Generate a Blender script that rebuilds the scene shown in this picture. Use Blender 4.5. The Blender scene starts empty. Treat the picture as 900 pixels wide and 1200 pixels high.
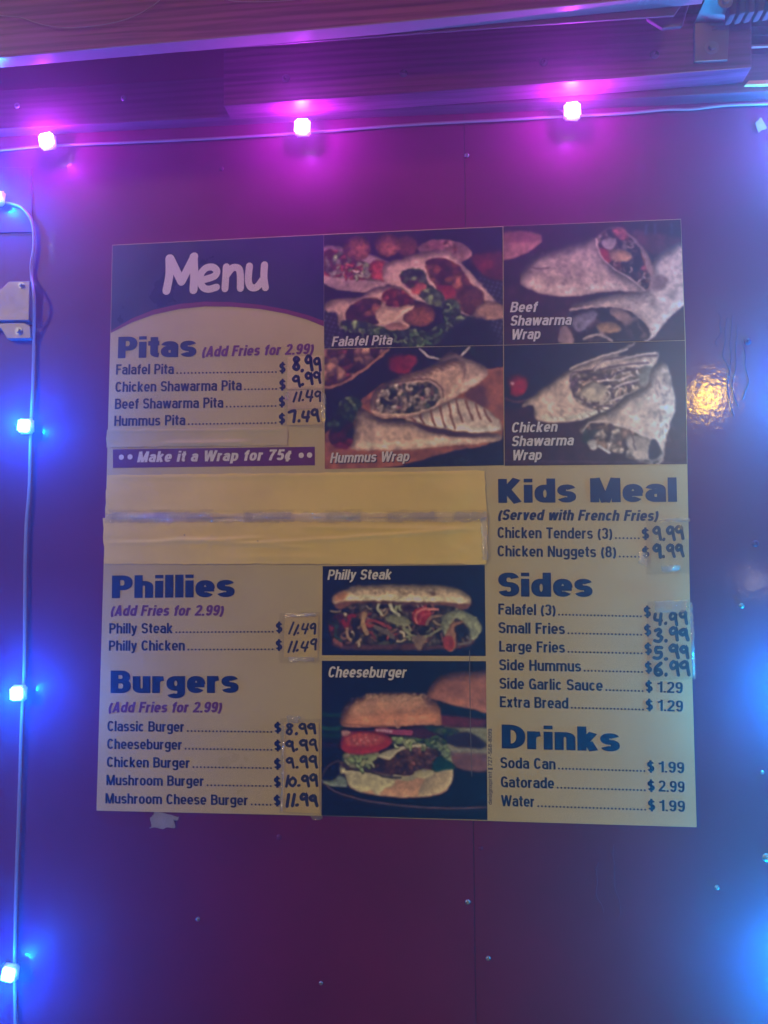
import bpy, bmesh, math, random
import numpy as np
from mathutils import Vector, Matrix

# ------------------------------------------------------------------ camera
scene = bpy.context.scene
Z0 = 1.25                                   # height of the sign's lower edge
CAM = np.array((0.56099, -1.17341, 0.37517 + Z0))
RM = np.array(((0.99550872, -0.00389661, -0.09458964),
               (0.01062962, 0.99743515, 0.07078223),
               (0.09407122, -0.07146978, 0.99299682)))      # sign axes (x, up, out) -> camera axes
F = 900.0
cd = bpy.data.cameras.new('camera')
cam = bpy.data.objects.new('camera', cd)
scene.collection.objects.link(cam)
scene.camera = cam
cd.sensor_fit = 'HORIZONTAL'
cd.sensor_width = 36.0
cd.lens = 36.0 * F / 900.0
cd.clip_start = 0.02
cd.clip_end = 300
cx_, cy_, cz_ = RM[0], RM[1], RM[2]


def w3(v):
    return Vector((v[0], -v[2], v[1]))


mx = Matrix((w3(cx_), w3(cy_), w3(cz_))).transposed().to_4x4()
mx.translation = Vector(CAM)
cam.matrix_world = mx

# ------------------------------------------------------------------ world, sun, exposure
world = bpy.data.worlds.new('World')
scene.world = world
world.use_nodes = True
wn = world.node_tree.nodes
wl = world.node_tree.links
sky = wn.new('ShaderNodeTexSky')
sky.sky_type = 'NISHITA'
sky.sun_disc = False
sky.sun_elevation = math.radians(23.5)
sky.sun_rotation = math.radians(223.5)
wl.new(sky.outputs[0], wn['Background'].inputs[0])
wn['Background'].inputs[1].default_value = 0.002

sl = bpy.data.lights.new('dusk_sun', 'SUN')
sl.energy = 1.3
sl.angle = math.radians(6)
sl.color = (1.0, 0.81, 0.44)
sun = bpy.data.objects.new('dusk_sun', sl)
scene.collection.objects.link(sun)
sd = Vector((0.95, 1.0, -0.6)).normalized()          # travels towards the wall
sun.rotation_euler = sd.to_track_quat('-Z', 'Y').to_euler()

vs = scene.view_settings
vs.view_transform = 'Standard'
vs.look = 'None'
vs.exposure = 0.0
vs.gamma = 1.0
cy = scene.cycles
scene.render.engine = 'CYCLES'
cy.use_denoising = True
cy.max_bounces = 6
cy.volume_bounces = 0
cy.transparent_max_bounces = 12
cy.sample_clamp_indirect = 4.0

rng = np.random.default_rng(11)
random.seed(5)
COL = scene.collection


# ------------------------------------------------------------------ helpers
def P(px, py, y=0.0):
    """point of the photograph -> place on the upright plane at depth y"""
    px = np.asarray(px, float)
    py = np.asarray(py, float)
    u = (px - 450.0) / F
    v = (600.0 - py) / F
    dx = u * cx_[0] + v * cy_[0] - cz_[0]
    du = u * cx_[1] + v * cy_[1] - cz_[1]
    do = u * cx_[2] + v * cy_[2] - cz_[2]
    s = (-y - (-CAM[1])) / do
    return CAM[0] + dx * s, CAM[2] + du * s


def V3(px, py, y=0.0):
    a, b = P(px, py, y)
    return Vector((float(a), y, float(b)))


def link(o, parent=None):
    COL.objects.link(o)
    if parent is not None:
        o.parent = parent
        o.matrix_parent_inverse = parent.matrix_basis.inverted()
    return o


def tag(o, label=None, cat=None, group=None, kind=None):
    if label:
        o['label'] = label
    if cat:
        o['category'] = cat
    if group:
        o['group'] = group
    if kind:
        o['kind'] = kind
    return o


def empty(name, loc, label, cat, group=None):
    o = bpy.data.objects.new(name, None)
    o.empty_display_size = 0.05
    o.location = loc
    COL.objects.link(o)
    return tag(o, label, cat, group)


def mesh_obj(name, verts, faces, mat, parent=None, smooth=False):
    me = bpy.data.meshes.new(name)
    me.from_pydata([tuple(v) for v in verts], [], faces)
    me.update()
    if mat:
        me.materials.append(mat)
    if smooth:
        me.polygons.foreach_set('use_smooth', [True] * len(me.polygons))
    return link(bpy.data.objects.new(name, me), parent)


def bm_obj(name, bm, mat, parent=None, smooth=False):
    me = bpy.data.meshes.new(name)
    bm.normal_update()
    bm.to_mesh(me)
    bm.free()
    me.materials.append(mat)
    if smooth:
        me.polygons.foreach_set('use_smooth', [True] * len(me.polygons))
    return link(bpy.data.objects.new(name, me), parent)


def slab_bm(bm, pts, yf, yb, bevel=0.0012, seg=2):
    """polygon given in photo points on plane yf, extruded straight back to yb"""
    f = [bm.verts.new(V3(x, y, yf)) for x, y in pts]
    k = [bm.verts.new(Vector((v.co.x, yb, v.co.z))) for v in f]
    n = len(f)
    fs = [bm.faces.new(f), bm.faces.new(k[::-1])]
    for i in range(n):
        fs.append(bm.faces.new((f[i], k[i], k[(i + 1) % n], f[(i + 1) % n])))
    bmesh.ops.recalc_face_normals(bm, faces=fs)
    if bevel:
        es = list({e for q in fs for e in q.edges})
        bmesh.ops.bevel(bm, geom=es, offset=bevel, segments=seg, affect='EDGES', profile=0.6)


def slab(name, pts, yf, yb, mat, parent=None, bevel=0.0012):
    bm = bmesh.new()
    slab_bm(bm, pts, yf, yb, bevel)
    return bm_obj(name, bm, mat, parent)


def tube(name, pts, r, mat, parent=None, flat=1.0, n=10):
    pts = [Vector(p) for p in pts]
    # catmull-rom refinement
    q = []
    for i in range(len(pts) - 1):
        a, b, c, d = pts[max(i - 1, 0)], pts[i], pts[i + 1], pts[min(i + 2, len(pts) - 1)]
        for k in range(6):
            t = k / 6
            q.append(0.5 * ((2 * b) + (c - a) * t + (2 * a - 5 * b + 4 * c - d) * t * t + (3 * b - a - 3 * c + d) * t ** 3))
    q.append(pts[-1])
    vs_, fs_ = [], []
    for i, p in enumerate(q):
        t = (q[min(i + 1, len(q) - 1)] - q[max(i - 1, 0)]).normalized()
        out = Vector((0, -1, 0))
        side = t.cross(out).normalized()
        up = side.cross(t).normalized()
        for k in range(n):
            a = 2 * math.pi * k / n
            vs_.append(p + side * (r * math.cos(a)) + up * (r * flat * math.sin(a)))
    for i in range(len(q) - 1):
        for k in range(n):
            fs_.append((i * n + k, i * n + (k + 1) % n, (i + 1) * n + (k + 1) % n, (i + 1) * n + k))
    return mesh_obj(name, vs_, fs_, mat, parent, True)


# ------------------------------------------------------------------ materials
def new_mat(name):
    m = bpy.data.materials.new(name)
    m.use_nodes = True
    nt = m.node_tree
    return m, nt, nt.nodes['Principled BSDF']


def paint(name, col, rough=0.5, spec=0.5, var=0.12, scale=9.0, bump=0.0, bscale=60.0, metal=0.0, stretch=(1, 1, 1), rvar=0.1,
          coat=0.0, blotch=0.0):
    m, nt, b = new_mat(name)
    N, L = nt.nodes, nt.links
    tc = N.new('ShaderNodeTexCoord')
    mp = N.new('ShaderNodeMapping')
    mp.inputs['Scale'].default_value = stretch
    L.new(tc.outputs['Object'], mp.inputs[0])
    nz = N.new('ShaderNodeTexNoise')
    nz.inputs['Scale'].default_value = scale
    nz.inputs['Detail'].default_value = 7
    nz.inputs['Roughness'].default_value = 0.62
    L.new(mp.outputs[0], nz.inputs['Vector'])
    mr = N.new('ShaderNodeMapRange')
    mr.inputs[1].default_value = 0.3
    mr.inputs[2].default_value = 0.7
    mr.inputs[3].default_value = 1 - var
    mr.inputs[4].default_value = 1 + var
    L.new(nz.outputs[0], mr.inputs[0])
    mul = N.new('ShaderNodeVectorMath')
    mul.operation = 'SCALE'
    mul.inputs[0].default_value = col
    L.new(mr.outputs[0], mul.inputs['Scale'])
    L.new(mul.outputs[0], b.inputs['Base Color'])
    r2 = N.new('ShaderNodeMapRange')
    r2.inputs[1].default_value = 0.3
    r2.inputs[2].default_value = 0.7
    r2.inputs[3].default_value = max(rough - rvar, 0.03)
    r2.inputs[4].default_value = min(rough + rvar, 1)
    L.new(nz.outputs[0], r2.inputs[0])
    L.new(r2.outputs[0], b.inputs['Roughness'])
    b.inputs['Specular IOR Level'].default_value = spec
    b.inputs['Metallic'].default_value = metal
    b.inputs['Coat Weight'].default_value = coat
    b.inputs['Coat Roughness'].default_value = 0.07
    if bump:
        n2 = N.new('ShaderNodeTexNoise')
        n2.inputs['Scale'].default_value = bscale
        n2.inputs['Detail'].default_value = 4
        L.new(mp.outputs[0], n2.inputs['Vector'])
        bp = N.new('ShaderNodeBump')
        bp.inputs['Strength'].default_value = bump
        bp.inputs['Distance'].default_value = 0.002
        L.new(n2.outputs[0], bp.inputs['Height'])
        L.new(bp.outputs[0], b.inputs['Normal'])
        if coat:
            L.new(bp.outputs[0], b.inputs['Coat Normal'])
    return m


def wood(name, c1, c2, gloss=0.45):
    m, nt, b = new_mat(name)
    N, L = nt.nodes, nt.links
    tc = N.new('ShaderNodeTexCoord')
    mp = N.new('ShaderNodeMapping')
    mp.inputs['Scale'].default_value = (1.5, 34, 34)
    L.new(tc.outputs['Object'], mp.inputs[0])
    nz = N.new('ShaderNodeTexNoise')
    nz.inputs['Scale'].default_value = 3.2
    nz.inputs['Detail'].default_value = 6
    nz.inputs['Distortion'].default_value = 1.2
    L.new(mp.outputs[0], nz.inputs['Vector'])
    wv = N.new('ShaderNodeTexWave')
    wv.wave_type = 'BANDS'
    wv.bands_direction = 'Z'
    wv.inputs['Scale'].default_value = 0.85
    wv.inputs['Distortion'].default_value = 7.0
    wv.inputs['Detail'].default_value = 3
    wv.inputs['Detail Scale'].default_value = 1.1
    L.new(mp.outputs[0], wv.inputs['Vector'])
    mix = N.new('ShaderNodeMix')
    mix.inputs[0].default_value = 0.22
    L.new(nz.outputs[0], mix.inputs[2])
    L.new(wv.outputs[0], mix.inputs[3])
    rp = N.new('ShaderNodeValToRGB')
    rp.color_ramp.elements[0].position = 0.30
    rp.color_ramp.elements[0].color = (*c1, 1)
    rp.color_ramp.elements[1].position = 0.66
    rp.color_ramp.elements[1].color = (*c2, 1)
    L.new(mix.outputs[0], rp.inputs[0])
    L.new(rp.outputs[0], b.inputs['Base Color'])
    b.inputs['Roughness'].default_value = gloss
    bp = N.new('ShaderNodeBump')
    bp.inputs['Strength'].default_value = 0.15
    bp.inputs['Distance'].default_value = 0.001
    L.new(mix.outputs[0], bp.inputs['Height'])
    L.new(bp.outputs[0], b.inputs['Normal'])
    return m


def plain(name, col, rough=0.5, metal=0.0, spec=0.5):
    m, nt, b = new_mat(name)
    b.inputs['Base Color'].default_value = (*col, 1)
    b.inputs['Roughness'].default_value = rough
    b.inputs['Metallic'].default_value = metal
    b.inputs['Specular IOR Level'].default_value = spec
    return m


def emit(name, col, s):
    m, nt, b = new_mat(name)
    b.inputs['Base Color'].default_value = (0.8, 0.8, 0.8, 1)
    b.inputs['Emission Color'].default_value = (*col, 1)
    b.inputs['Emission Strength'].default_value = s
    return m


M = {}
M['wall'] = paint('red_gloss_paint', (0.14, 0.004, 0.080), 0.33, 0.25, 0.16, 5.0, 0.07, 130.0, coat=0.2, rvar=0.05)
M['wood_front'] = wood('purple_tinted_wood', (0.075, 0.022, 0.060), (0.25, 0.070, 0.18), 0.34)  # purple of the light on the timber is put into the base colour
M['wood_rear'] = wood('dull_painted_wood', (0.05, 0.02, 0.05), (0.11, 0.05, 0.10), 0.45)
M['lip'] = paint('glossy_trim_paint', (0.34, 0.22, 0.28), 0.20, 0.8, 0.06, 12, 0.08, 50)
M['grey_metal'] = paint('grey_galvanised_metal', (0.26, 0.22, 0.24), 0.42, 0.5, 0.12, 30, 0.1, 80, metal=0.5)
M['grey_dull'] = paint('dull_grey_edge', (0.11, 0.075, 0.11), 0.5, 0.4, 0.15, 14)
M['duct'] = paint('grey_duct', (0.06, 0.06, 0.08), 0.85, 0.08, 0.15, 14)
M['dark'] = paint('dark_recess', (0.012, 0.012, 0.022), 0.7, 0.4, 0.2, 8)  # near black, the shade of the recess put into the colour
M['screw'] = paint('zinc_screw', (0.32, 0.32, 0.34), 0.38, 0.6, 0.1, 60, metal=0.9)
M['screw_dull'] = paint('dull_screw', (0.20, 0.20, 0.24), 0.3, 0.6, 0.1, 60, metal=0.6)
M['cable'] = paint('white_cable_jacket', (0.30, 0.28, 0.33), 0.4, 0.5, 0.06, 20)
M['case'] = plain('white_led_housing', (0.7, 0.7, 0.72), 0.35)
M['tapebit'] = paint('torn_paper_scrap', (0.30, 0.28, 0.30), 0.5, 0.5, 0.15, 60, 0.2, 100)
M['yellow'] = paint('yellow_wood_strip', (0.75, 0.55, 0.2), 0.5, 0.5, 0.15, 40, 0.2, 100)
M['cream'] = paint('cream_vinyl', (0.57, 0.485, 0.23), 0.36, 0.5, 0.05, 7.0, 0.10, 22.0)
M['patch'] = paint('yellowed_cover_paper', (0.82, 0.64, 0.17), 0.40, 0.5, 0.07, 9.0, 0.25, 30.0)
M['label'] = paint('yellow_label_paper', (0.72, 0.58, 0.20), 0.38, 0.5, 0.06, 20.0, 0.15, 60.0)
M['label_pale'] = paint('pale_label_paper', (0.70, 0.55, 0.30), 0.38, 0.5, 0.06, 20.0, 0.15, 60.0)
M['navy'] = paint('navy_print', (0.010, 0.016, 0.085), 0.34, 0.5, 0.08, 7.0, 0.08, 22.0)
M['ink'] = plain('navy_ink', (0.004, 0.010, 0.065), 0.34)
M['head_ink'] = plain('blue_ink', (0.003, 0.016, 0.10), 0.34)
M['purple'] = plain('purple_ink', (0.16, 0.035, 0.17), 0.34)
M['arc'] = plain('plum_print', (0.19, 0.03, 0.11), 0.34)
M['banner'] = paint('purple_banner_print', (0.14, 0.025, 0.14), 0.36, 0.5, 0.06, 9)
M['white'] = plain('white_print', (0.72, 0.68, 0.66), 0.36)
M['caption'] = plain('pale_caption_print', (0.72, 0.70, 0.68), 0.36)
M['marker'] = plain('black_marker_ink', (0.006, 0.010, 0.045), 0.3)
M['grey_ink'] = plain('grey_ink', (0.10, 0.09, 0.09), 0.4)
M['crease_tone'] = plain('crease_grey', (0.16, 0.14, 0.13), 0.6)  # tone of the crease line, shading put into the colour


def tape_mat(name, fac=0.06, rough=0.12, strength=0.6, sc=140.0):
    m = bpy.data.materials.new(name)
    m.use_nodes = True
    N, L = m.node_tree.nodes, m.node_tree.links
    N.clear()
    out = N.new('ShaderNodeOutputMaterial')
    tr = N.new('ShaderNodeBsdfTransparent')
    tr.inputs[0].default_value = (0.93, 0.92, 0.89, 1)
    gl = N.new('ShaderNodeBsdfPrincipled')
    gl.inputs['Base Color'].default_value = (0.85, 0.83, 0.8, 1)
    gl.inputs['Metallic'].default_value = 0.55
    gl.inputs['Roughness'].default_value = rough
    mix = N.new('ShaderNodeMixShader')
    tc = N.new('ShaderNodeTexCoord')
    nz = N.new('ShaderNodeTexNoise')
    nz.inputs['Scale'].default_value = sc
    nz.inputs['Detail'].default_value = 3
    L.new(tc.outputs['Object'], nz.inputs['Vector'])
    bp = N.new('ShaderNodeBump')
    bp.inputs['Strength'].default_value = strength
    bp.inputs['Distance'].default_value = 0.002
    L.new(nz.outputs[0], bp.inputs['Height'])
    L.new(bp.outputs[0], gl.inputs['Normal'])
    mix.inputs[0].default_value = fac
    L.new(tr.outputs[0], mix.inputs[1])
    L.new(gl.outputs[0], mix.inputs[2])
    L.new(mix.outputs[0], out.inputs[0])
    return m


M['tape'] = tape_mat('clear_tape', 0.06, 0.10, 0.8, 90.0)
M['tape_wrinkled'] = tape_mat('wrinkled_clear_tape', 0.42, 0.12, 1.0, 330.0)
M['tape_seam'] = tape_mat('crumpled_tape_seam', 0.20, 0.07, 1.0, 520.0)

m, nt, b = new_mat('printed_photo')
at = nt.nodes.new('ShaderNodeAttribute')
at.attribute_name = 'print'
nt.links.new(at.outputs['Color'], b.inputs['Base Color'])
b.inputs['Roughness'].default_value = 0.34
M['photo'] = m

# ------------------------------------------------------------------ haze
hz = bpy.data.materials.new('added_haze')
hz.use_nodes = True
hz.node_tree.nodes.clear()
ho = hz.node_tree.nodes.new('ShaderNodeOutputMaterial')
pv = hz.node_tree.nodes.new('ShaderNodeVolumePrincipled')  # mist added to spread a veil of glow round the LEDs
pv.inputs['Color'].default_value = (0.95, 0.95, 0.97, 1)
pv.inputs['Density'].default_value = 0.14
pv.inputs['Anisotropy'].default_value = 0.78
hz.node_tree.links.new(pv.outputs[0], ho.inputs['Volume'])
bm = bmesh.new()
bmesh.ops.create_cube(bm, size=1)
bmesh.ops.scale(bm, vec=(3.6, 1.9, 3.2), verts=bm.verts)
bmesh.ops.translate(bm, vec=(0.5, -0.65, 1.65), verts=bm.verts)
tag(bm_obj('added_haze', bm, hz), 'thin mist added in front of the painted wall for the glow round the lights', None, None, 'stuff')

# ------------------------------------------------------------------ wall
wall = empty('painted_wall', (0.45, 0.0, 0.0), 'glossy red painted panel wall behind the menu sign, dotted with screws', 'wall')
slab('wall_panel', [(-420, -260), (542.5, -260), (543.6, 165), (557.5, 1200), (559.5, 1420), (-420, 1420)], 0.0, 0.012, M['wall'], wall, 0.0006)
slab('wall_panel', [(543.3, -260), (1350, -260), (1350, 1420), (560.5, 1420), (558.2, 1200), (544.3, 165)], 0.0004, 0.012, M['wall'], wall, 0.0006)
slab('backing_panel', [(-430, -270), (1360, -270), (1360, 1430), (-430, 1430)], 0.0135, 0.03, M['dark'], wall, 0)
slab('access_panel', [(-200, 196), (36.5, 196), (37.5, 272), (-200, 275)], -0.003, -0.0004, M['wall'], wall, 0.0008)


def screw_bm(px, py, y, r=0.0042):
    bm = bmesh.new()
    c = V3(px, py, y)
    prof = [(r * 1.0, 0.0), (r * 1.0, 0.0006), (r * 0.82, 0.0017), (r * 0.45, 0.0024), (r * 0.34, 0.0025), (r * 0.30, 0.0014)]
    rings = []
    n = 14
    for rr, h in prof:
        rings.append([bm.verts.new(c + Vector((rr * math.cos(2 * math.pi * k / n), -h, rr * math.sin(2 * math.pi * k / n)))) for k in range(n)])
    for a, b_ in zip(rings, rings[1:]):
        for k in range(n):
            bm.faces.new((a[k], a[(k + 1) % n], b_[(k + 1) % n], b_[k]))
    bm.faces.new(rings[-1])
    bmesh.ops.recalc_face_normals(bm, faces=bm.faces)
    return bm


for sx, sy, sr in ((260, 198, .0036), (547, 182, .0036), (876, 400, .0052), (885, 637, .0050), (548, 1057, .0040), (232, 1077, .0034),
                   (572, 1123, .0036), (840, 1040, .0036), (563, 994, .003), (327, 981, .004), (869, 710, .004), (898, 1005, .006),
                   (376, 1152, .003), (893, 905, .003)):
    painted = sx in (260, 876, 885, 327, 563)
    bm_obj('screw_head', screw_bm(sx, sy, 0.0, sr), M['wall'] if painted else M['screw'], wall, True)

# thin runs of paint on the right of the wall
for dx0, dy0, ln in ((850, 372, 62), (862, 380, 96), (842, 366, 40), (872, 398, 70), (856, 368, 120), (700, 1010, 60), (720, 990, 90)):
    pts = []
    for k in range(8):
        t = k / 7
        pts.append(V3(dx0 + 4 * math.sin(t * 5 + dx0) * (t + .2) + 1.5 * math.sin(t * 13 + dx0) + 2 * t, dy0 + ln * t, -0.0002))
    tube('paint_run', pts, 0.0007, M['wall'], wall, 0.35, 6)

# ------------------------------------------------------------------ timber and trim above
rb = empty('rear_rail', V3(300, 130, 0.0), 'dull wooden board fixed flat to the wall, just above the white cable', 'board')
slab('board', [(-260, 138), (-260, 171), (0, 151), (265, 137.5), (450, 127), (700, 117), (960, 104), (960, 60), (265, 90), (0, 106)], -0.024, -0.0005, M['wood_rear'], rb, 0.0016)
for x, y in ((145, 115), (20, 124)):
    bm_obj('screw_head', screw_bm(x, y, -0.024, .0048), M['screw_dull'], rb, True)
fb = empty('front_board', V3(560, 90, 0.0), 'reddish wooden board with four screws, overlapping the duller board behind it', 'board')
slab('board', [(262, 52), (262, 124), (450, 111), (700, 93.5), (881, 79), (881, 18), (700, 14), (450, 26)], -0.061, -0.0245, M['wood_front'], fb, 0.0016)
for x, y in ((335, 92), (473, 86), (637, 73), (767, 64)):
    bm_obj('screw_head', screw_bm(x, y, -0.061, .0064), M['screw_dull'], fb, True)

ub = empty('hatch_rail', V3(400, 20, -0.16), 'purple lit wooden hatch rail across the top with a shiny lower lip', 'rail')
slab('rail_face', [(-340, 96), (0, 66.0), (450, 26), (700, 2.5), (830, -11), (830, -300), (-340, -240)], -0.172, -0.157, M['wood_front'], ub, 0.0015)
slab('lower_lip', [(-340, 97.5), (0, 67.5), (450, 27.5), (700, 3.5), (828, -9), (828, -22), (-340, 84)], -0.1715, -0.150, M['lip'], ub, 0.0008)
slab('rear_strip', [(-340, 100), (0, 74), (200, 60.5), (450, 42), (600, 31), (700, 24), (790, 18), (808, -8), (818, -60), (-340, 50)], -0.1485, -0.1455, M['grey_dull'], ub, 0.001)
slab('rail_block', [(756, -10), (814, -14), (800, 31), (776, 33), (758, 22)], -0.125, -0.118, M['wood_rear'], ub, 0.004)
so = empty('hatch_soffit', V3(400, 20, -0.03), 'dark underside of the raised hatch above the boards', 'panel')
slab('soffit_panel', [(-340, 60), (1100, 26), (1100, -60), (-340, -60)], -0.020, -0.0005, M['dark'], so, 0.0)  # upright sheet that carries the recess shade in its colour

# steel strap at the upper right
br = empty('strap_bracket', V3(833, 60, -0.062), 'bent grey steel strap with a bolt at the upper right of the reddish board', 'bracket')
bm = bmesh.new()
slab_bm(bm, [(814, 27), (855, 24), (853, 70), (814, 72)], -0.0665, -0.0615, 0.0008)
bm_obj('lower_plate', bm, M['grey_metal'], br)
vv = [V3(814, 27, -0.0665), V3(855, 24, -0.0665), V3(862, -6, -0.105), V3(828, -4, -0.105), V3(878, -60, -0.16), V3(842, -58, -0.16)]
up = Vector((0, 0.005, 0.002))
vs2 = vv + [v + up for v in vv]
fs2 = [(0, 1, 2, 3), (3, 2, 4, 5), (6, 9, 8, 7), (9, 11, 10, 8), (0, 3, 9, 6), (3, 5, 11, 9), (1, 7, 8, 2), (2, 8, 10, 4), (0, 6, 7, 1), (5, 4, 10, 11)]
mesh_obj('upper_arm', vs2, fs2, M['grey_metal'], br)


def bolt(px, py, y, r, parent, mat='screw'):
    bm = bmesh.new()
    c = V3(px, py, y)
    for rr, h0, h1, n in ((r * 1.75, 0, 0.0014, 24), (r, 0.0014, 0.0058, 6)):
        a = [bm.verts.new(c + Vector((rr * math.cos(2 * math.pi * k / n + .2), -h0, rr * math.sin(2 * math.pi * k / n + .2)))) for k in range(n)]
        d = [bm.verts.new(v.co + Vector((0, -(h1 - h0), 0))) for v in a]
        for k in range(n):
            bm.faces.new((a[k], a[(k + 1) % n], d[(k + 1) % n], d[k]))
        bm.faces.new(d)
    bmesh.ops.recalc_face_normals(bm, faces=bm.faces)
    bmesh.ops.bevel(bm, geom=[e for e in bm.edges if len(e.link_faces) == 2 and e.calc_face_angle() > 0.7], offset=0.0005, segments=2, affect='EDGES')
    return bm_obj('bolt', bm, M[mat], parent)


bolt(834, 56, -0.0665, 0.0058, br)
bolt(850, 2, -0.098, 0.0058, br)
bm = bmesh.new()
slab_bm(bm, [(833, 27.5), (848, 26.5), (848, 28.8), (833, 29.8)], -0.0676, -0.0665, 0)
slab_bm(bm, [(835, 33), (850, 32), (850, 34), (835, 35)], -0.0676, -0.0665, 0)
bm_obj('weld_mark', bm, M['screw'], br)

hs = empty('ribbed_duct', V3(885, 0, -0.10), 'pale ribbed duct at the top right corner beside the strap', 'duct')
for k in range(9):
    x = 858 + k * 11
    slab('rib', [(x, -40), (x + 9, -42), (x + 5, 16 - k * 1.3), (x - 3, 18 - k * 1.3)], -0.098, -0.075, M['duct'], hs, 0.003)
tb = slab('yellow_strip', [(873, 99.5), (878, 94), (965, 91), (965, 97)], -0.030, -0.0245, M['yellow'], None, 0.001)
tag(tb, 'short yellow strip stuck on the dull board at the right edge', 'strip')
tb = slab('metal_rod', [(881, 52), (960, 49), (960, 52), (881, 55)], -0.050, -0.046, M['grey_metal'], None, 0.001)
tag(tb, 'thin grey rod beside the end of the reddish board at the right edge', 'rod')

# thin wires high on the rail
w = tube('thin_wire', [V3(-60, 8, -0.176), V3(0, 18, -0.176), V3(25, 21, -0.176), V3(50, 29, -0.176), V3(80, 32.5, -0.176), V3(120, 29, -0.176), V3(155, 20, -0.176), V3(185, 2, -0.176), V3(200, -20, -0.176)], 0.0006, M['cable'])
tag(w, 'thin pale wire sagging in front of the hatch rail at upper left', 'wire')
w = tube('thin_wire', [V3(255, -12, -0.176), V3(268, 0, -0.176), V3(300, 2, -0.176), V3(350, -1, -0.176), V3(380, -12, -0.176)], 0.0006, M['cable'])
tag(w, 'short pale wire loop at the top edge, between first and second pink lights', 'wire')

# hinge bracket at left
hb = empty('hinge_bracket', V3(10, 365, -0.003), 'pale grey metal bracket with two screws on the left edge of the wall', 'bracket')
slab('upper_plate', [(-60, 350), (-30, 350), (2, 338), (10, 329.5), (35, 329), (34, 375.5), (-60, 376)], -0.016, -0.0005, M['grey_metal'], hb, 0.0012)
slab('lower_plate', [(-60, 384), (1, 385), (8, 397), (36, 396.5), (35.5, 382), (28, 378), (-60, 380)], -0.012, -0.0005, M['grey_metal'], hb, 0.0010)
bolt(25, 334.5, -0.016, 0.0030, hb)
bolt(22, 388, -0.012, 0.0038, hb)

# ------------------------------------------------------------------ light string
ls = empty('led_string_light', V3(355, 151, -0.01), 'white cable with square glowing pink and blue LED lights running round the sign', 'string light')
top = [(-230, 190), (-60, 180), (0, 176), (57, 171), (150, 167), (265, 161.5), (355, 156), (430, 150), (500, 145), (600, 140), (670, 136), (730, 133), (780, 128.5), (810, 128), (850, 123.5), (900, 121.5), (985, 117)]
tube('cable', [V3(x, y, -0.006) for x, y in top], 0.0021, M['cable'], ls, 0.9)
left = [(-60, 230), (-10, 236), (12, 239), (25, 243.5), (35, 255), (39, 268), (39.5, 290), (36.5, 310), (37, 325), (40, 350), (39.5, 400), (38.5, 450), (36, 500), (35, 540),
        (34, 575), (31, 610), (29.5, 650), (29, 700), (28.5, 770), (27, 812), (25, 850), (22, 950), (19, 1030), (17.5, 1100), (17, 1139), (18, 1230), (16, 1330)]
tube('cable', [V3(x, y, -0.020 if 325 < y < 400 else -0.006) for x, y in left], 0.0025, M['cable'], ls, 0.9)
right = [(985, 117), (1000, 135), (968, 160), (960, 300), (957, 457), (950, 640), (947, 811), (950, 980), (944, 1140), (948, 1260), (950, 1330)]
tube('cable', [V3(x, y, -0.006) for x, y in right], 0.0027, M['cable'], ls, 0.9)

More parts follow.
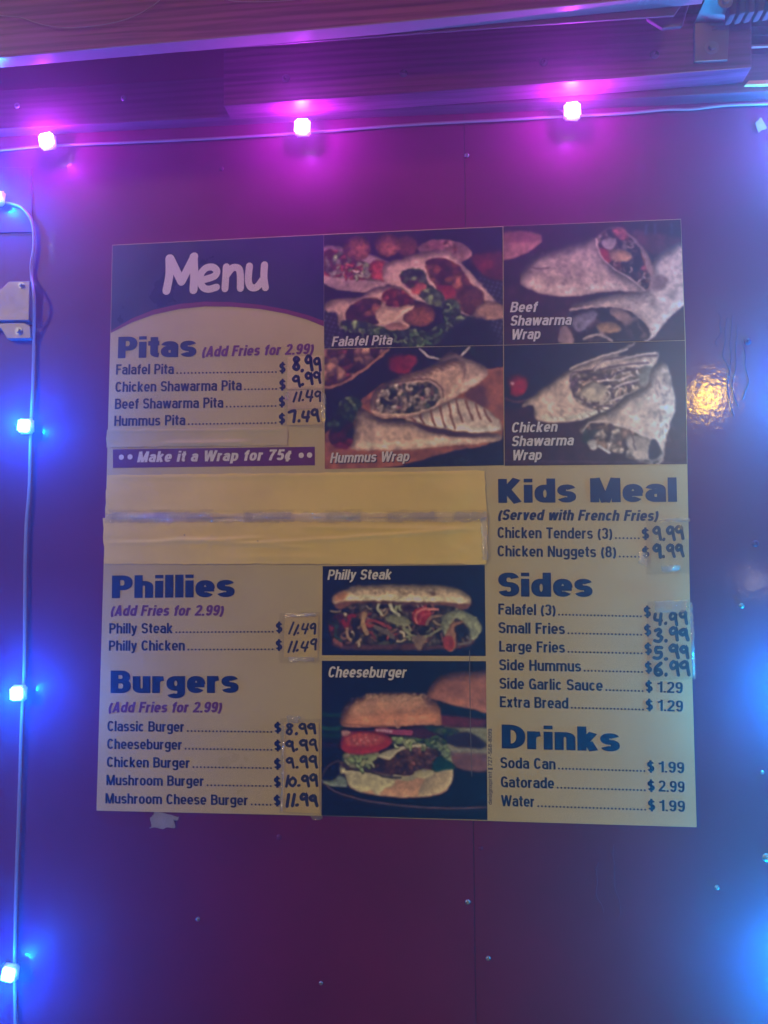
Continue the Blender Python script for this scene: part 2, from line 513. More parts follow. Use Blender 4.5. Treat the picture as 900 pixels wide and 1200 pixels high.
PINK, BLUE, CYAN = (0.60, 0.03, 1.0), (0.0, 0.13, 1.0), (0.0, 0.40, 1.0)
M['led_pink'] = emit('pink_led', (1.0, 0.50, 0.92), 14.0)
M['led_blue'] = emit('blue_led', (0.12, 0.52, 1.0), 14.0)
M['led_cyan'] = emit('cyan_led', (0.10, 0.70, 1.0), 14.0)
LP, LB, LC = 2.6, 5.0, 7.8
leds = [(57, 167, 'p'), (355, 151, 'p'), (670, 132, 'p'), (985, 113, 'p'), (-240, 186, 'p'),
        (-3, 233, 'b'), (31, 500, 'b'), (22.5, 812, 'b'), (13, 1139, 'b'),
        (968, 160, 'c'), (957, 457, 'c'), (947, 811, 'c'), (944, 1140, 'c')]
for i, (x, y, k) in enumerate(leds):
    c = V3(x, y, -0.022 if k == 'p' else -0.012)
    bm = bmesh.new()
    bmesh.ops.create_cube(bm, size=1)
    bmesh.ops.scale(bm, vec=(0.025, 0.009, 0.025), verts=bm.verts)
    bmesh.ops.bevel(bm, geom=list(bm.edges), offset=0.003, segments=3, affect='EDGES')
    bmesh.ops.rotate(bm, cent=(0, 0, 0), matrix=Matrix.Rotation(math.radians((i * 37) % 11 - 5), 3, 'Y'), verts=bm.verts)
    bmesh.ops.translate(bm, vec=c, verts=bm.verts)
    h = bm_obj('led_module', bm, M['case'], ls, True)
    bm = bmesh.new()
    s = 0.0235 if k == 'p' else 0.025
    bmesh.ops.create_cube(bm, size=1)
    bmesh.ops.scale(bm, vec=(s, 0.009, s), verts=bm.verts)
    bmesh.ops.bevel(bm, geom=list(bm.edges), offset=0.0036 if k == 'p' else 0.0044, segments=4, affect='EDGES')
    if k != 'p':
        for v in bm.verts:                      # round lens
            rr = math.hypot(v.co.x, v.co.z)
            if rr > 0.0125:
                v.co.x *= 0.0125 / rr
                v.co.z *= 0.0125 / rr
    bmesh.ops.rotate(bm, cent=(0, 0, 0), matrix=Matrix.Rotation(math.radians((i * 37) % 23 - 9), 3, 'Y'), verts=bm.verts)
    bmesh.ops.translate(bm, vec=c + Vector((0, -0.0075, 0)), verts=bm.verts)
    lens = bm_obj('lens', bm, M[{'p': 'led_pink', 'b': 'led_blue', 'c': 'led_cyan'}[k]], h, True)
    pl = bpy.data.lights.new('led_light', 'POINT')
    pl.color = {'p': PINK, 'b': BLUE, 'c': CYAN}[k]
    pl.energy = {'p': LP, 'b': LB, 'c': LC}[k]
    pl.shadow_soft_size = 0.006
    lo = link(bpy.data.objects.new('led_light', pl), ls)
    lo.location = c + Vector((0, -0.017, 0)) - ls.location
    lo.matrix_parent_inverse = Matrix.Identity(4)

# the two lamps behind the viewer, mirrored in the gloss of the wall
def mirror_lamp(name, px, py, dist, r, col, e):
    q = V3(px, py, 0)
    d = (q - Vector(CAM)).normalized()
    d = Vector((d.x, -d.y, d.z))
    l = bpy.data.lights.new(name, 'POINT')
    l.color = col
    l.energy = e
    l.shadow_soft_size = r
    o = link(bpy.data.objects.new(name, l))
    o.location = q + d * dist


mirror_lamp('street_lamp_light', 830, 466, 3.2, 0.05, (1.0, 0.56, 0.012), 85.0)
mirror_lamp('far_lamp_light', 884, 682, 3.2, 0.03, (1.0, 0.80, 0.66), 5.0)

# ------------------------------------------------------------------ lettering: a condensed stroke alphabet
def arc(cx, cy, rx, ry, a0, a1, n=14, p=2.35):
    out = []
    for i in range(n + 1):
        a = math.radians(a0 + (a1 - a0) * i / n)
        c, s = math.cos(a), math.sin(a)
        out.append((cx + rx * math.copysign(abs(c) ** (2 / p), c), cy + ry * math.copysign(abs(s) ** (2 / p), s)))
    return out


def glyph(ch, t):
    xh = 0.745
    L = t / 2
    b = t / 2
    x = xh - t / 2
    c = 1 - t / 2
    ds = -0.23 + t / 2

    def box(W):
        return W - t / 2, W / 2
    if ch == ' ':
        return 0.24, []
    if ch in 'il|':
        if ch == 'l':
            return t, [[(L, 0), (L, 1)]]
        if ch == '|':
            return t, [[(L, -.2), (L, 1)]]
        return t, [[(L, 0), (L, xh)], [(L, .85), (L, 1)]]
    if ch == '.':
        return t * 1.05, [[(L, 0), (L, t * .95)]]
    if ch == '-':
        return .30, [[(.02, .38), (.28, .38)]]
    if ch == 'o':
        W = .49; R, C = box(W); return W, [arc(C, xh / 2, C - L, x - xh / 2, 0, 360, 26)]
    if ch == 'n' or ch == 'h':
        W = .47; R, C = box(W)
        return W, [[(L, 0), (L, xh if ch == 'n' else 1)], arc(C, x - .17, C - L, .17, 170, 0) + [(R, 0)]]
    if ch == 'u':
        W = .47; R, C = box(W)
        return W, [[(R, 0), (R, xh)], [(L, xh)] + arc(C, b + .17, C - L, .17, 180, 350)]
    if ch == 'm':
        W = .76; q = (W - t) / 2
        return W, [[(L, 0), (L, xh)], arc(L + q / 2, x - .16, q / 2, .16, 170, 0) + [(L + q, 0)],
                   arc(L + q * 1.5, x - .16, q / 2, .16, 180, 0) + [(L + 2 * q, 0)]]
    if ch == 'r':
        W = .33; R, C = box(W)
        return W, [[(L, 0), (L, xh)], arc(W, x - .2, W - L, .2, 175, 95, 8)]
    if ch == 'a':
        W = .47; R, C = box(W)
        return W, [arc(C, x - .15, C - L, .15, 165, 0) + [(R, 0)], [(R, .44)] + arc(C, (b + .43) / 2, C - L, (.43 - b) / 2, 95, 300, 16)]
    if ch in 'bdpqg':
        W = .49; R, C = box(W)
        bowl = arc(C, xh / 2, C - L, x - xh / 2, 0, 360, 26)
        if ch == 'b':
            return W, [[(L, 0), (L, 1)], bowl]
        if ch == 'd':
            return W, [[(R, 0), (R, 1)], bowl]
        if ch == 'p':
            return W, [[(L, -.23), (L, xh)], bowl]
        if ch == 'q':
            return W, [[(R, -.23), (R, xh)], bowl]
        return W, [[(R, xh), (R, .1)] + arc(C, ds + .16, C - L, .16, 0, -155), arc(C, (xh + .1) / 2, C - L, x - (xh + .1) / 2, 0, 360, 26)]
    if ch in 'c¢':
        W = .45; R, C = box(W)
        s = [arc(C, xh / 2, C - L, x - xh / 2, 38, 322, 20)]
        if ch == '¢':
            s.append([(C - .03, -.12), (C + .03, .86)])
        return W, s
    if ch == 'e':
        W = .48; R, C = box(W)
        return W, [arc(C, xh / 2, C - L, x - xh / 2, 0, 318, 22), [(L, xh / 2 - t * .1), (R + t * .4, xh / 2 - t * .1)]]
    if ch == 's':
        W = .44; R, C = box(W); q = (x - b) / 4
        return W, [arc(C, x - q, C - L, q, 20, 270, 12) + arc(C, b + q, C - L, q, 90, -160, 12)]
    if ch == 'f':
        W = .30; return W, [[(L + .06, 0)] + arc(L + .06 + .17, c - .15, .17, .15, 180, 95, 7), [(0, xh - t * .4), (W, xh - t * .4)]]
    if ch == 't':
        W = .30; return W, [[(L + .06, .95)] + arc(L + .06 + .16, b + .12, .16, .12, 180, 262, 7), [(0, xh - t * .4), (W, xh - t * .4)]]
    if ch == 'k':
        W = .47; return W, [[(L, 0), (L, 1)], [(L, .24), (W - t * .55, xh)], [(L + t * .7, .36), (W - t * .5, 0)]]
    if ch == 'v':
        W = .44; return W, [[(t * .4, xh), (W / 2, 0)], [(W - t * .4, xh), (W / 2, 0)]]
    if ch == 'y':
        W = .45; return W, [[(t * .4, xh), (W / 2 + .01, t * .1)], [(W - t * .4, xh), (W / 2 - .02, -.06), (W / 2 - .1, -.17), (.03, -.18)]]
    if ch == 'w':
        W = .70; return W, [[(t * .4, xh), (W * .28, 0)], [(W * .28, 0), (W / 2, xh)], [(W / 2, xh), (W * .72, 0)], [(W * .72, 0), (W - t * .4, xh)]]
    if ch == 'x':
        W = .45; return W, [[(t * .5, 0), (W - t * .5, xh)], [(t * .5, xh), (W - t * .5, 0)]]
    # capitals
    if ch == 'A':
        W = .56; return W, [[(t * .45, 0), (W / 2, 1)], [(W - t * .45, 0), (W / 2, 1)], [(.12, .27), (W - .12, .27)]]
    if ch == 'B':
        W = .54; R, C = box(W)
        return W, [[(L, 0), (L, 1)], [(L, c), (C, c)] + arc(C, (c + .53) / 2, R - C - .02, (c - .53) / 2, 85, -85, 10) + [(L, .53)],
                   [(L, .53), (C, .53)] + arc(C, (b + .53) / 2, R - C, (.53 - b) / 2, 85, -85, 10) + [(L, b)]]
    if ch in 'CG':
        W = .54; R, C = box(W)
        s = [arc(C, .5, C - L, .5 - b, 35, 325, 22)]
        if ch == 'G':
            s += [[(R, 0), (R, .46)], [(C, .44), (R, .44)]]
        return W, s
    if ch == 'D':
        W = .54; R, C = box(W)
        return W, [[(L, 0), (L, 1)], [(L, c)] + arc(L + .06, .5, R - L - .06, c - .5, 88, -88, 20) + [(L, b)]]
    if ch in 'EF':
        W = .47 if ch == 'E' else .45
        s = [[(L, 0), (L, 1)], [(L, c), (W, c)], [(L, .52), (W - .05, .52)]]
        if ch == 'E':
            s.append([(L, b), (W, b)])
        return W, s
    if ch == 'H':
        W = .54; R, C = box(W); return W, [[(L, 0), (L, 1)], [(R, 0), (R, 1)], [(L, .52), (R, .52)]]
    if ch == 'K':
        W = .56; return W, [[(L, 0), (L, 1)], [(L, .36), (W - t * .6, 1)], [(L + t * .6, .5), (W - t * .5, 0)]]
    if ch == 'L':
        W = .44; return W, [[(L, 0), (L, 1)], [(L, b), (W, b)]]
    if ch == 'M':
        W = .70; R, C = box(W); return W, [[(L, 0), (L, 1)], [(R, 0), (R, 1)], [(L + t * .1, 1), (C, 0)], [(R - t * .1, 1), (C, 0)]]
    if ch == 'N':
        W = .55; R, C = box(W); return W, [[(L, 0), (L, 1)], [(R, 0), (R, 1)], [(L, 1), (R, 0)]]
    if ch in 'PR':
        W = .52; R, C = box(W)
        s = [[(L, 0), (L, 1)], [(L, c), (C, c)] + arc(C, (c + .45) / 2, R - C, (c - .45) / 2, 85, -85, 10) + [(L, .45)]]
        if ch == 'R':
            s.append([(C, .45), (W - t * .5, 0)])
        return W, s
    if ch in 'S$':
        W = .52 if ch == 'S' else .49
        R, C = box(W); q = (c - b) / 4
        s = [arc(C, c - q, C - L, q, 15, 270, 14) + arc(C, b + q, C - L, q, 90, -165, 14)]
        if ch == '$':
            s = [[(px_, .06 + py_ * .88) for px_, py_ in s[0]], [(C, -.07), (C, 1.07)]]
        return W, s
    if ch == 'T':
        W = .50; return W, [[(W / 2, 0), (W / 2, 1)], [(0, c), (W, c)]]
    if ch == 'W':
        W = .84; return W, [[(t * .4, 1), (W * .28, 0)], [(W * .28, 0), (W / 2, 1)], [(W / 2, 1), (W * .72, 0)], [(W * .72, 0), (W - t * .4, 1)]]
    if ch == '(':
        return .25, [[(p_[0], p_[1]) for p_ in arc(.34, .40, .34 - L, .60, 125, 235, 10, 2)]]
    if ch == ')':
        return .25, [[(.25 - p_[0], p_[1]) for p_ in arc(.34, .40, .34 - L, .60, 125, 235, 10, 2)]]
    # figures
    W = .48
    R, C = box(W)
    if ch == '0':
        return W, [arc(C, .5, C - L, .5 - b, 0, 360, 26)]
    if ch == '1':
        return .36, [[(.36 - L, 0), (.36 - L, 1)], [(.03, .76), (.36 - L, .84)]]
    if ch == '2':
        return W, [arc(C, c - .21, C - L, .21, 170, -10, 12) + [(R - .03, .55), (L + .02, .14), (L, b)], [(0, b), (W, b)]]
    if ch == '3':
        return W, [arc(C, c - .21, C - L, .21, 165, -85, 14), arc(C, b + .22, C - L, .22, 88, -165, 14)]
    if ch == '4':
        return W, [[(R - .05, 0), (R - .05, 1)], [(R - .06, .98), (L - .03, .26)], [(0, .25), (W + .02, .25)]]
    if ch == '5':
        return W, [[(L + .05, c), (W - .03, c)], [(L + .06, 1), (L + .01, .48)], [(L + .02, .50)] + arc(C, b + .24, C - L, .24, 110, -160, 14)]
    if ch == '6':
        return W, [arc(C, b + .23, C - L, .23, 0, 360, 22), arc(C, .5, C - L, .5 - b, 35, 200, 12)]
    if ch == '7':
        return W, [[(0, c), (W, c)], [(R - .02, c), (W * .42, .4), (W * .32, 0)]]
    if ch == '8':
        return W, [arc(C, c - .20, C - L - .02, .20, 0, 360, 20), arc(C, b + .23, C - L, .23, 0, 360, 20)]
    if ch == '9':
        return W, [arc(C, c - .23, C - L, .23, 0, 360, 22), arc(C, .5, C - L, .5 - b, 20, -145, 12)]
    return .3, []


class Flat:
    """flat lettering on the sign: ribbons laid side by side, each a hair proud of the last"""
    def __init__(s, y):
        s.v, s.f, s.y, s.k = [], [], y, 0

    def ribbon(s, pts, w, xf, cap=False):
        # pts in local text space, pen width w (local), xf maps local -> plane
        pts = [np.array(p, float) for p in pts]
        q = [pts[0]]
        for p in pts[1:]:
            if np.hypot(*(p - q[-1])) > 1e-5:
                q.append(p)
        if len(q) < 2:
            return
        closed = np.hypot(*(q[0] - q[-1])) < 1e-4 and len(q) > 4
        n = len(q)
        s.k += 1
        yy = s.y - 4e-6 * (s.k % 24)
        base = len(s.v)
        for i, p in enumerate(q):
            if closed and i in (0, n - 1):
                a, b_ = q[n - 2], q[1]
            else:
                a, b_ = q[max(i - 1, 0)], q[min(i + 1, n - 1)]
            d1 = p - a if np.hypot(*(p - a)) > 0 else b_ - p
            d2 = b_ - p if np.hypot(*(b_ - p)) > 0 else p - a
            d1 = d1 / np.hypot(*d1)
            d2 = d2 / np.hypot(*d2)
            t = d1 + d2
            t = t / max(np.hypot(*t), 1e-6)
            m_ = 1 / max(abs(t @ d1), .6)
            nn = np.array((-t[1], t[0])) * w / 2 * m_
            for sg in (1, -1):
                X, Z = xf(p + nn * sg)
                s.v.append((X, yy, Z))
        for i in range(n - 1):
            o = base + 2 * i
            s.f.append((o, o + 1, o + 3, o + 2))
        if cap:
            s.disc(q[0], w / 2, xf)
            s.disc(q[-1], w / 2, xf)

    def disc(s, c, r, xf, n=10):
        s.k += 1
        yy = s.y - 4e-6 * (s.k % 24)
        base = len(s.v)
        for k in range(n):
            a = 2 * math.pi * k / n
            X, Z = xf(np.array((c[0] + r * math.cos(a), c[1] + r * math.sin(a))))
            s.v.append((X, yy, Z))
        s.f.append(tuple(range(base, base + n)))

    def poly(s, pts):
        base = len(s.v)
        for X, Z in pts:
            s.v.append((X, s.y, Z))
        s.f.append(tuple(range(base, base + len(pts))))

    def build(s, name, mat, parent):
        bm = bmesh.new()
        vs_ = [bm.verts.new(v) for v in s.v]
        for f in s.f:
            try:
                fc = bm.faces.new([vs_[i] for i in f])
            except ValueError:
                continue
            fc.normal_update()
            if fc.normal.y > 0:
                fc.normal_flip()
        me = bpy.data.meshes.new(name)
        bm.to_mesh(me)
        bm.free()
        me.materials.append(mat)
        return link(bpy.data.objects.new(name, me), parent)


YS = -0.0040          # sign face
YT = -0.0046          # print on it


def frame(p0, p1, cap, y, width, italic=0.0, sx=None):
    """map text units (cap height 1, run width 'width') onto the line p0-p1 of the photo"""
    a = np.array(P(p0[0], p0[1], y))
    b_ = np.array(P(p1[0], p1[1], y))
    d = b_ - a
    ln = np.hypot(*d)
    d = d / ln
    up_ = np.array((-d[1], d[0]))
    h = np.hypot(*(np.array(P(p0[0], p0[1] - cap, y)) - a))
    k = ln / width if sx is None else sx

    def xf(p):
        return tuple(a + d * ((p[0] + italic * p[1] * h / k) * k) + up_ * (p[1] * h))
    return xf


def run_width(txt, t, track):
    return sum(glyph(c, t)[0] + track for c in txt) - track


def write(fl, txt, p0, p1, cap, t=0.17, italic=0.0, track=0.07):
    w_ = run_width(txt, t, track)
    xf = frame(p0, p1, cap, fl.y, w_, italic)
    u = 0
    for c in txt:
        W, st = glyph(c, t)
        for s_ in st:
            fl.ribbon([(u + a, b_) for a, b_ in s_], t, xf)
        u += W + track


def dots(fl, p0, p1, step, r):
    n = max(int(round((p1[0] - p0[0]) / step)), 1)
    for k in range(n):
        t = (k + .5) / n
        x, y = p0[0] + (p1[0] - p0[0]) * t, p0[1] + (p1[1] - p0[1]) * t - r
        a = np.array(P(x, y, fl.y))
        fl.disc((0, 0), r * 0.00130, lambda p: tuple(a + p), 8)


# ------------------------------------------------------------------ menu sign
sign = empty('menu_sign', V3(465, 955, 0.0), 'square cream and navy food menu sign with six food photos on the red wall', 'sign')
EDGE = [(131.5, 287), (380, 274.5), (590, 265), (798, 256.5), (803.5, 400), (805.5, 545), (808.5, 700), (816.5, 969.5), (571, 962), (377, 956), (113, 950), (121.5, 660), (125, 560), (129.5, 388)]
slab('sign_sheet', EDGE, YS, -0.0005, M['cream'], sign, 0.0)
fl = Flat(-0.0043)
head = [(131.7, 287.5), (379.3, 275), (379.5, 383)]
cpx = [(379.5, 381), (360, 373), (335, 366), (305, 360.5), (270, 357.5), (240, 357), (210, 359), (180, 365), (155, 374), (130, 387.5)]
fl.poly([P(x, y, fl.y) for x, y in [(131.8, 287.6), (379.3, 275.2)] + cpx])
fl.build('header_band', M['navy'], sign)
fl = Flat(-0.0045)
upc = [(130, 387.5), (155, 373), (180, 363), (210, 356.2), (240, 353.5), (270, 354), (305, 357), (335, 362.5), (360, 369), (379.4, 376)]
loc = [(130, 390), (155, 377.5), (180, 368.5), (210, 362), (240, 359), (270, 359.3), (305, 362), (335, 367.5), (360, 374.5), (379.4, 382.5)]
for i in range(len(upc) - 1):
    fl.poly([P(*q, fl.y) for q in (upc[i], upc[i + 1], loc[i + 1], loc[i])])
fl.build('header_arc', M['arc'], sign)

# brush lettering of the title
fl = Flat(YT)
tx = frame((190, 344), (316, 340.5), 44, YT, 126)
title = {
    'M': [[(5, .07), (8, .5), (7.5, .93)], [(8.5, .93), (22.5, .30)], [(22.5, .30), (37, .96)], [(36, .95), (37.5, .5), (37, .07)]],
    'e': [[(50, .34), (61, .42), (64, .55), (59, .66), (51, .64), (45.5, .50), (44.5, .32), (48, .14), (55, .08), (64, .13)]],
    'n': [[(74, .08), (75, .66)], [(75, .42), (82, .62), (89, .61), (91.5, .45), (92, .08)]],
    'u': [[(102, .66), (101, .30), (104, .11), (111, .10), (118, .30)], [(119.5, .68), (119, .35), (121, .08)]],
}
for ch, strokes in title.items():
    for st in strokes:
        pp = []
        st2 = [np.array((a, b_ * 44)) for a, b_ in st]
        for i in range(len(st2) - 1):
            a, b_, c, d = st2[max(i - 1, 0)], st2[i], st2[i + 1], st2[min(i + 2, len(st2) - 1)]
            for k in range(5):
                t = k / 5
                pp.append(.5 * (2 * b_ + (c - a) * t + (2 * a - 5 * b_ + 4 * c - d) * t * t + (3 * b_ - a - 3 * c + d) * t ** 3))
        pp.append(st2[-1])
        wd = 9.6 if ch == 'M' else 8.2
        fl.ribbon([(p[0], p[1]) for p in pp], wd, lambda p: tx((p[0], p[1] / 44)), True)
fl.build('title_lettering', M['white'], sign)

HEAD = [('Pitas', (138, 419.8), (230, 417.8), 25), ('Phillies', (131, 701), (275, 699.5), 26.5), ('Burgers', (129.5, 812.3), (279.5, 812), 26.5),
        ('Kids Meal', (584, 589.3), (793.5, 588), 28), ('Sides', (584, 699), (694.5, 699.5), 28), ('Drinks', (588, 877), (726.5, 880.8), 28)]
for txt, a, b_, cap in HEAD:
    fl = Flat(YT)
    write(fl, txt, a, b_, cap, 0.205, 0, 0.045)
    fl.build('heading', M['head_ink'], sign)
SUB = [('(Add Fries for 2.99)', (236, 418.3), (366.5, 415), 12.5, 'purple'), ('(Add Fries for 2.99)', (129, 721.8), (261, 721.5), 12.5, 'purple'),
       ('(Add Fries for 2.99)', (126.5, 835), (259, 835), 12.5, 'purple'), ('(Served with French Fries)', (583, 609.3), (770.5, 610.6), 12.5, 'ink')]
for txt, a, b_, cap, mt in SUB:
    fl = Flat(YT)
    write(fl, txt, a, b_, cap, 0.185, 0.2, 0.06)
    fl.build('subheading', M[mt], sign)

LINES = [('Falafel Pita', 135.8, 439, 203.5, 327, 334.5, 437, None), ('Chicken Shawarma Pita', 135, 459.4, 283, 327, 334.5, 456.8, None),
         ('Beef Shawarma Pita', 134.5, 479.3, 261.5, 326.5, 334, 476.8, None), ('Hummus Pita', 133.8, 499.2, 217, 326.5, 334, 496.7, None),
         ('Philly Steak', 128, 742.4, 202.4, 323.2, 331, 741.4, None), ('Philly Chicken', 127.5, 762.6, 216.5, 323, 330.8, 762, None),
         ('Classic Burger', 125.8, 856.8, 216, 321.5, 329.5, 858.8, None), ('Cheeseburger', 125.5, 877.6, 213.4, 321.5, 329.5, 879.8, None),
         ('Chicken Burger', 125.2, 898.8, 222.5, 321.2, 329.3, 901.3, None), ('Mushroom Burger', 124.6, 920.0, 239, 321, 329, 922.3, None),
         ('Mushroom Cheese Burger', 123.5, 941.5, 290.8, 320.8, 329, 944.3, None),
         ('Chicken Tenders (3)', 583, 630.4, 717.5, 752.2, 760.8, 632, None), ('Chicken Nuggets (8)', 583, 652, 722, 752.6, 761.2, 653.6, None),
         ('Falafel (3)', 584, 720, 651, 754.6, 763, 723.5, None), ('Small Fries', 584.2, 741.8, 662, 755, 763.4, 745, None),
         ('Large Fries', 585, 763.6, 662, 755.6, 764, 766.8, None), ('Side Hummus', 585, 785.3, 681, 756, 764.3, 788.6, None),
         ('Side Garlic Sauce', 585.3, 807, 706.4, 756.6, 765, 811, '1.29'), ('Extra Bread', 585.8, 828.7, 666, 757, 765.4, 832.6, '1.29'),
         ('Soda Can', 586.5, 900, 651, 758.7, 767, 904.7, '1.99'), ('Gatorade', 587, 922.5, 649.4, 759.2, 767.5, 927.2, '2.99'),
         ('Water', 587.3, 944.5, 626.6, 759.7, 768, 950, '1.99')]
for txt, x0, y0, x1, xd, xe, yd, price in LINES:
    fl = Flat(YT)
    ym = y0 + (yd - y0) * (x1 - x0) / (xe - x0)
    write(fl, txt, (x0, y0), (x1, ym), 12.0 if x0 < 400 else 12.8, 0.155, 0, 0.065)
    dots(fl, (x1 + 2, ym), (xd - 1.5, yd), 4.25, 1.12)
    write(fl, '$', (xd, yd), (xe, yd), 12.2 if x0 < 400 else 13, 0.155)
    if price:
        write(fl, price, (769.8 + (yd - 810) * .017, yd + .2), (800 + (yd - 810) * .02, yd + 1.6), 13, 0.15, 0, 0.07)
    fl.build('menu_line', M['ink'], sign)

fl = Flat(YT)
a = np.array(P(576.5, 943, YT)); b_ = np.array(P(576.5, 854, YT))
txt = 'designxprint | 727-568-8099'
w_ = run_width(txt, .13, .07)
d = (b_ - a) / w_
h_ = 0.0058
u = 0
for c in txt:
    W, st = glyph(c, .13)
    for s_ in st:
        fl.ribbon([(u + p[0], p[1]) for p in s_], .13 if c != '|' else .3, lambda p: tuple(a + d * p[0] + np.array((-h_, 0)) * p[1]))
    u += W + .07
fl.build('printer_imprint', M['grey_ink'], sign)

# wrap banner
bn = Flat(-0.0043)
bn.poly([P(x, y, bn.y) for x, y in ((132.3, 526.6), (369, 523.5), (369, 545.3), (132.3, 548.4))])
bn = bn.build('banner', M['banner'], sign)
fl = Flat(YT)
write(fl, 'Make it a Wrap for 75¢', (160.5, 541.8), (341, 539.2), 12.6, 0.19, 0.2, 0.07)
for x, y in ((142.2, 535.8), (152.4, 535.4), (353, 533.6), (362.8, 533.3)):
    a = np.array(P(x, y, fl.y))
    fl.disc((0, 0), .0043, lambda p: tuple(a + p), 14)
fl.build('banner_lettering', M['white'], bn)


# ------------------------------------------------------------------ printed food photographs
def box1(a, r, ax):
    k = 2 * r + 1
    pad = [(0, 0)] * a.ndim
    pad[ax] = (r + 1, r)
    p = np.cumsum(np.pad(a, pad, mode='edge'), axis=ax)
    if ax == 0:
        return (p[k:] - p[:-k]) / k
    return (p[:, k:] - p[:, :-k]) / k


def blur(a, r):
    r = max(int(round(r)), 1)
    for _ in range(2):
        a = box1(box1(a, r, 0), r, 1)
    return a


def upnoise(nv, nu, cell, seed):
    g = np.random.default_rng(seed)
    a = g.random((int(nv / cell) + 4, int(nu / cell) + 4))
    yy = np.arange(nv) / cell
    xx = np.arange(nu) / cell
    y0 = yy.astype(int); x0 = xx.astype(int)
    fy = yy - y0; fx = xx - x0
    fy = fy * fy * (3 - 2 * fy); fx = fx * fx * (3 - 2 * fx)
    A = a[y0][:, x0]; B = a[y0][:, x0 + 1]; C = a[y0 + 1][:, x0]; D = a[y0 + 1][:, x0 + 1]
    return (A * (1 - fx) + B * fx) * (1 - fy[:, None]) + (C * (1 - fx) + D * fx) * fy[:, None]


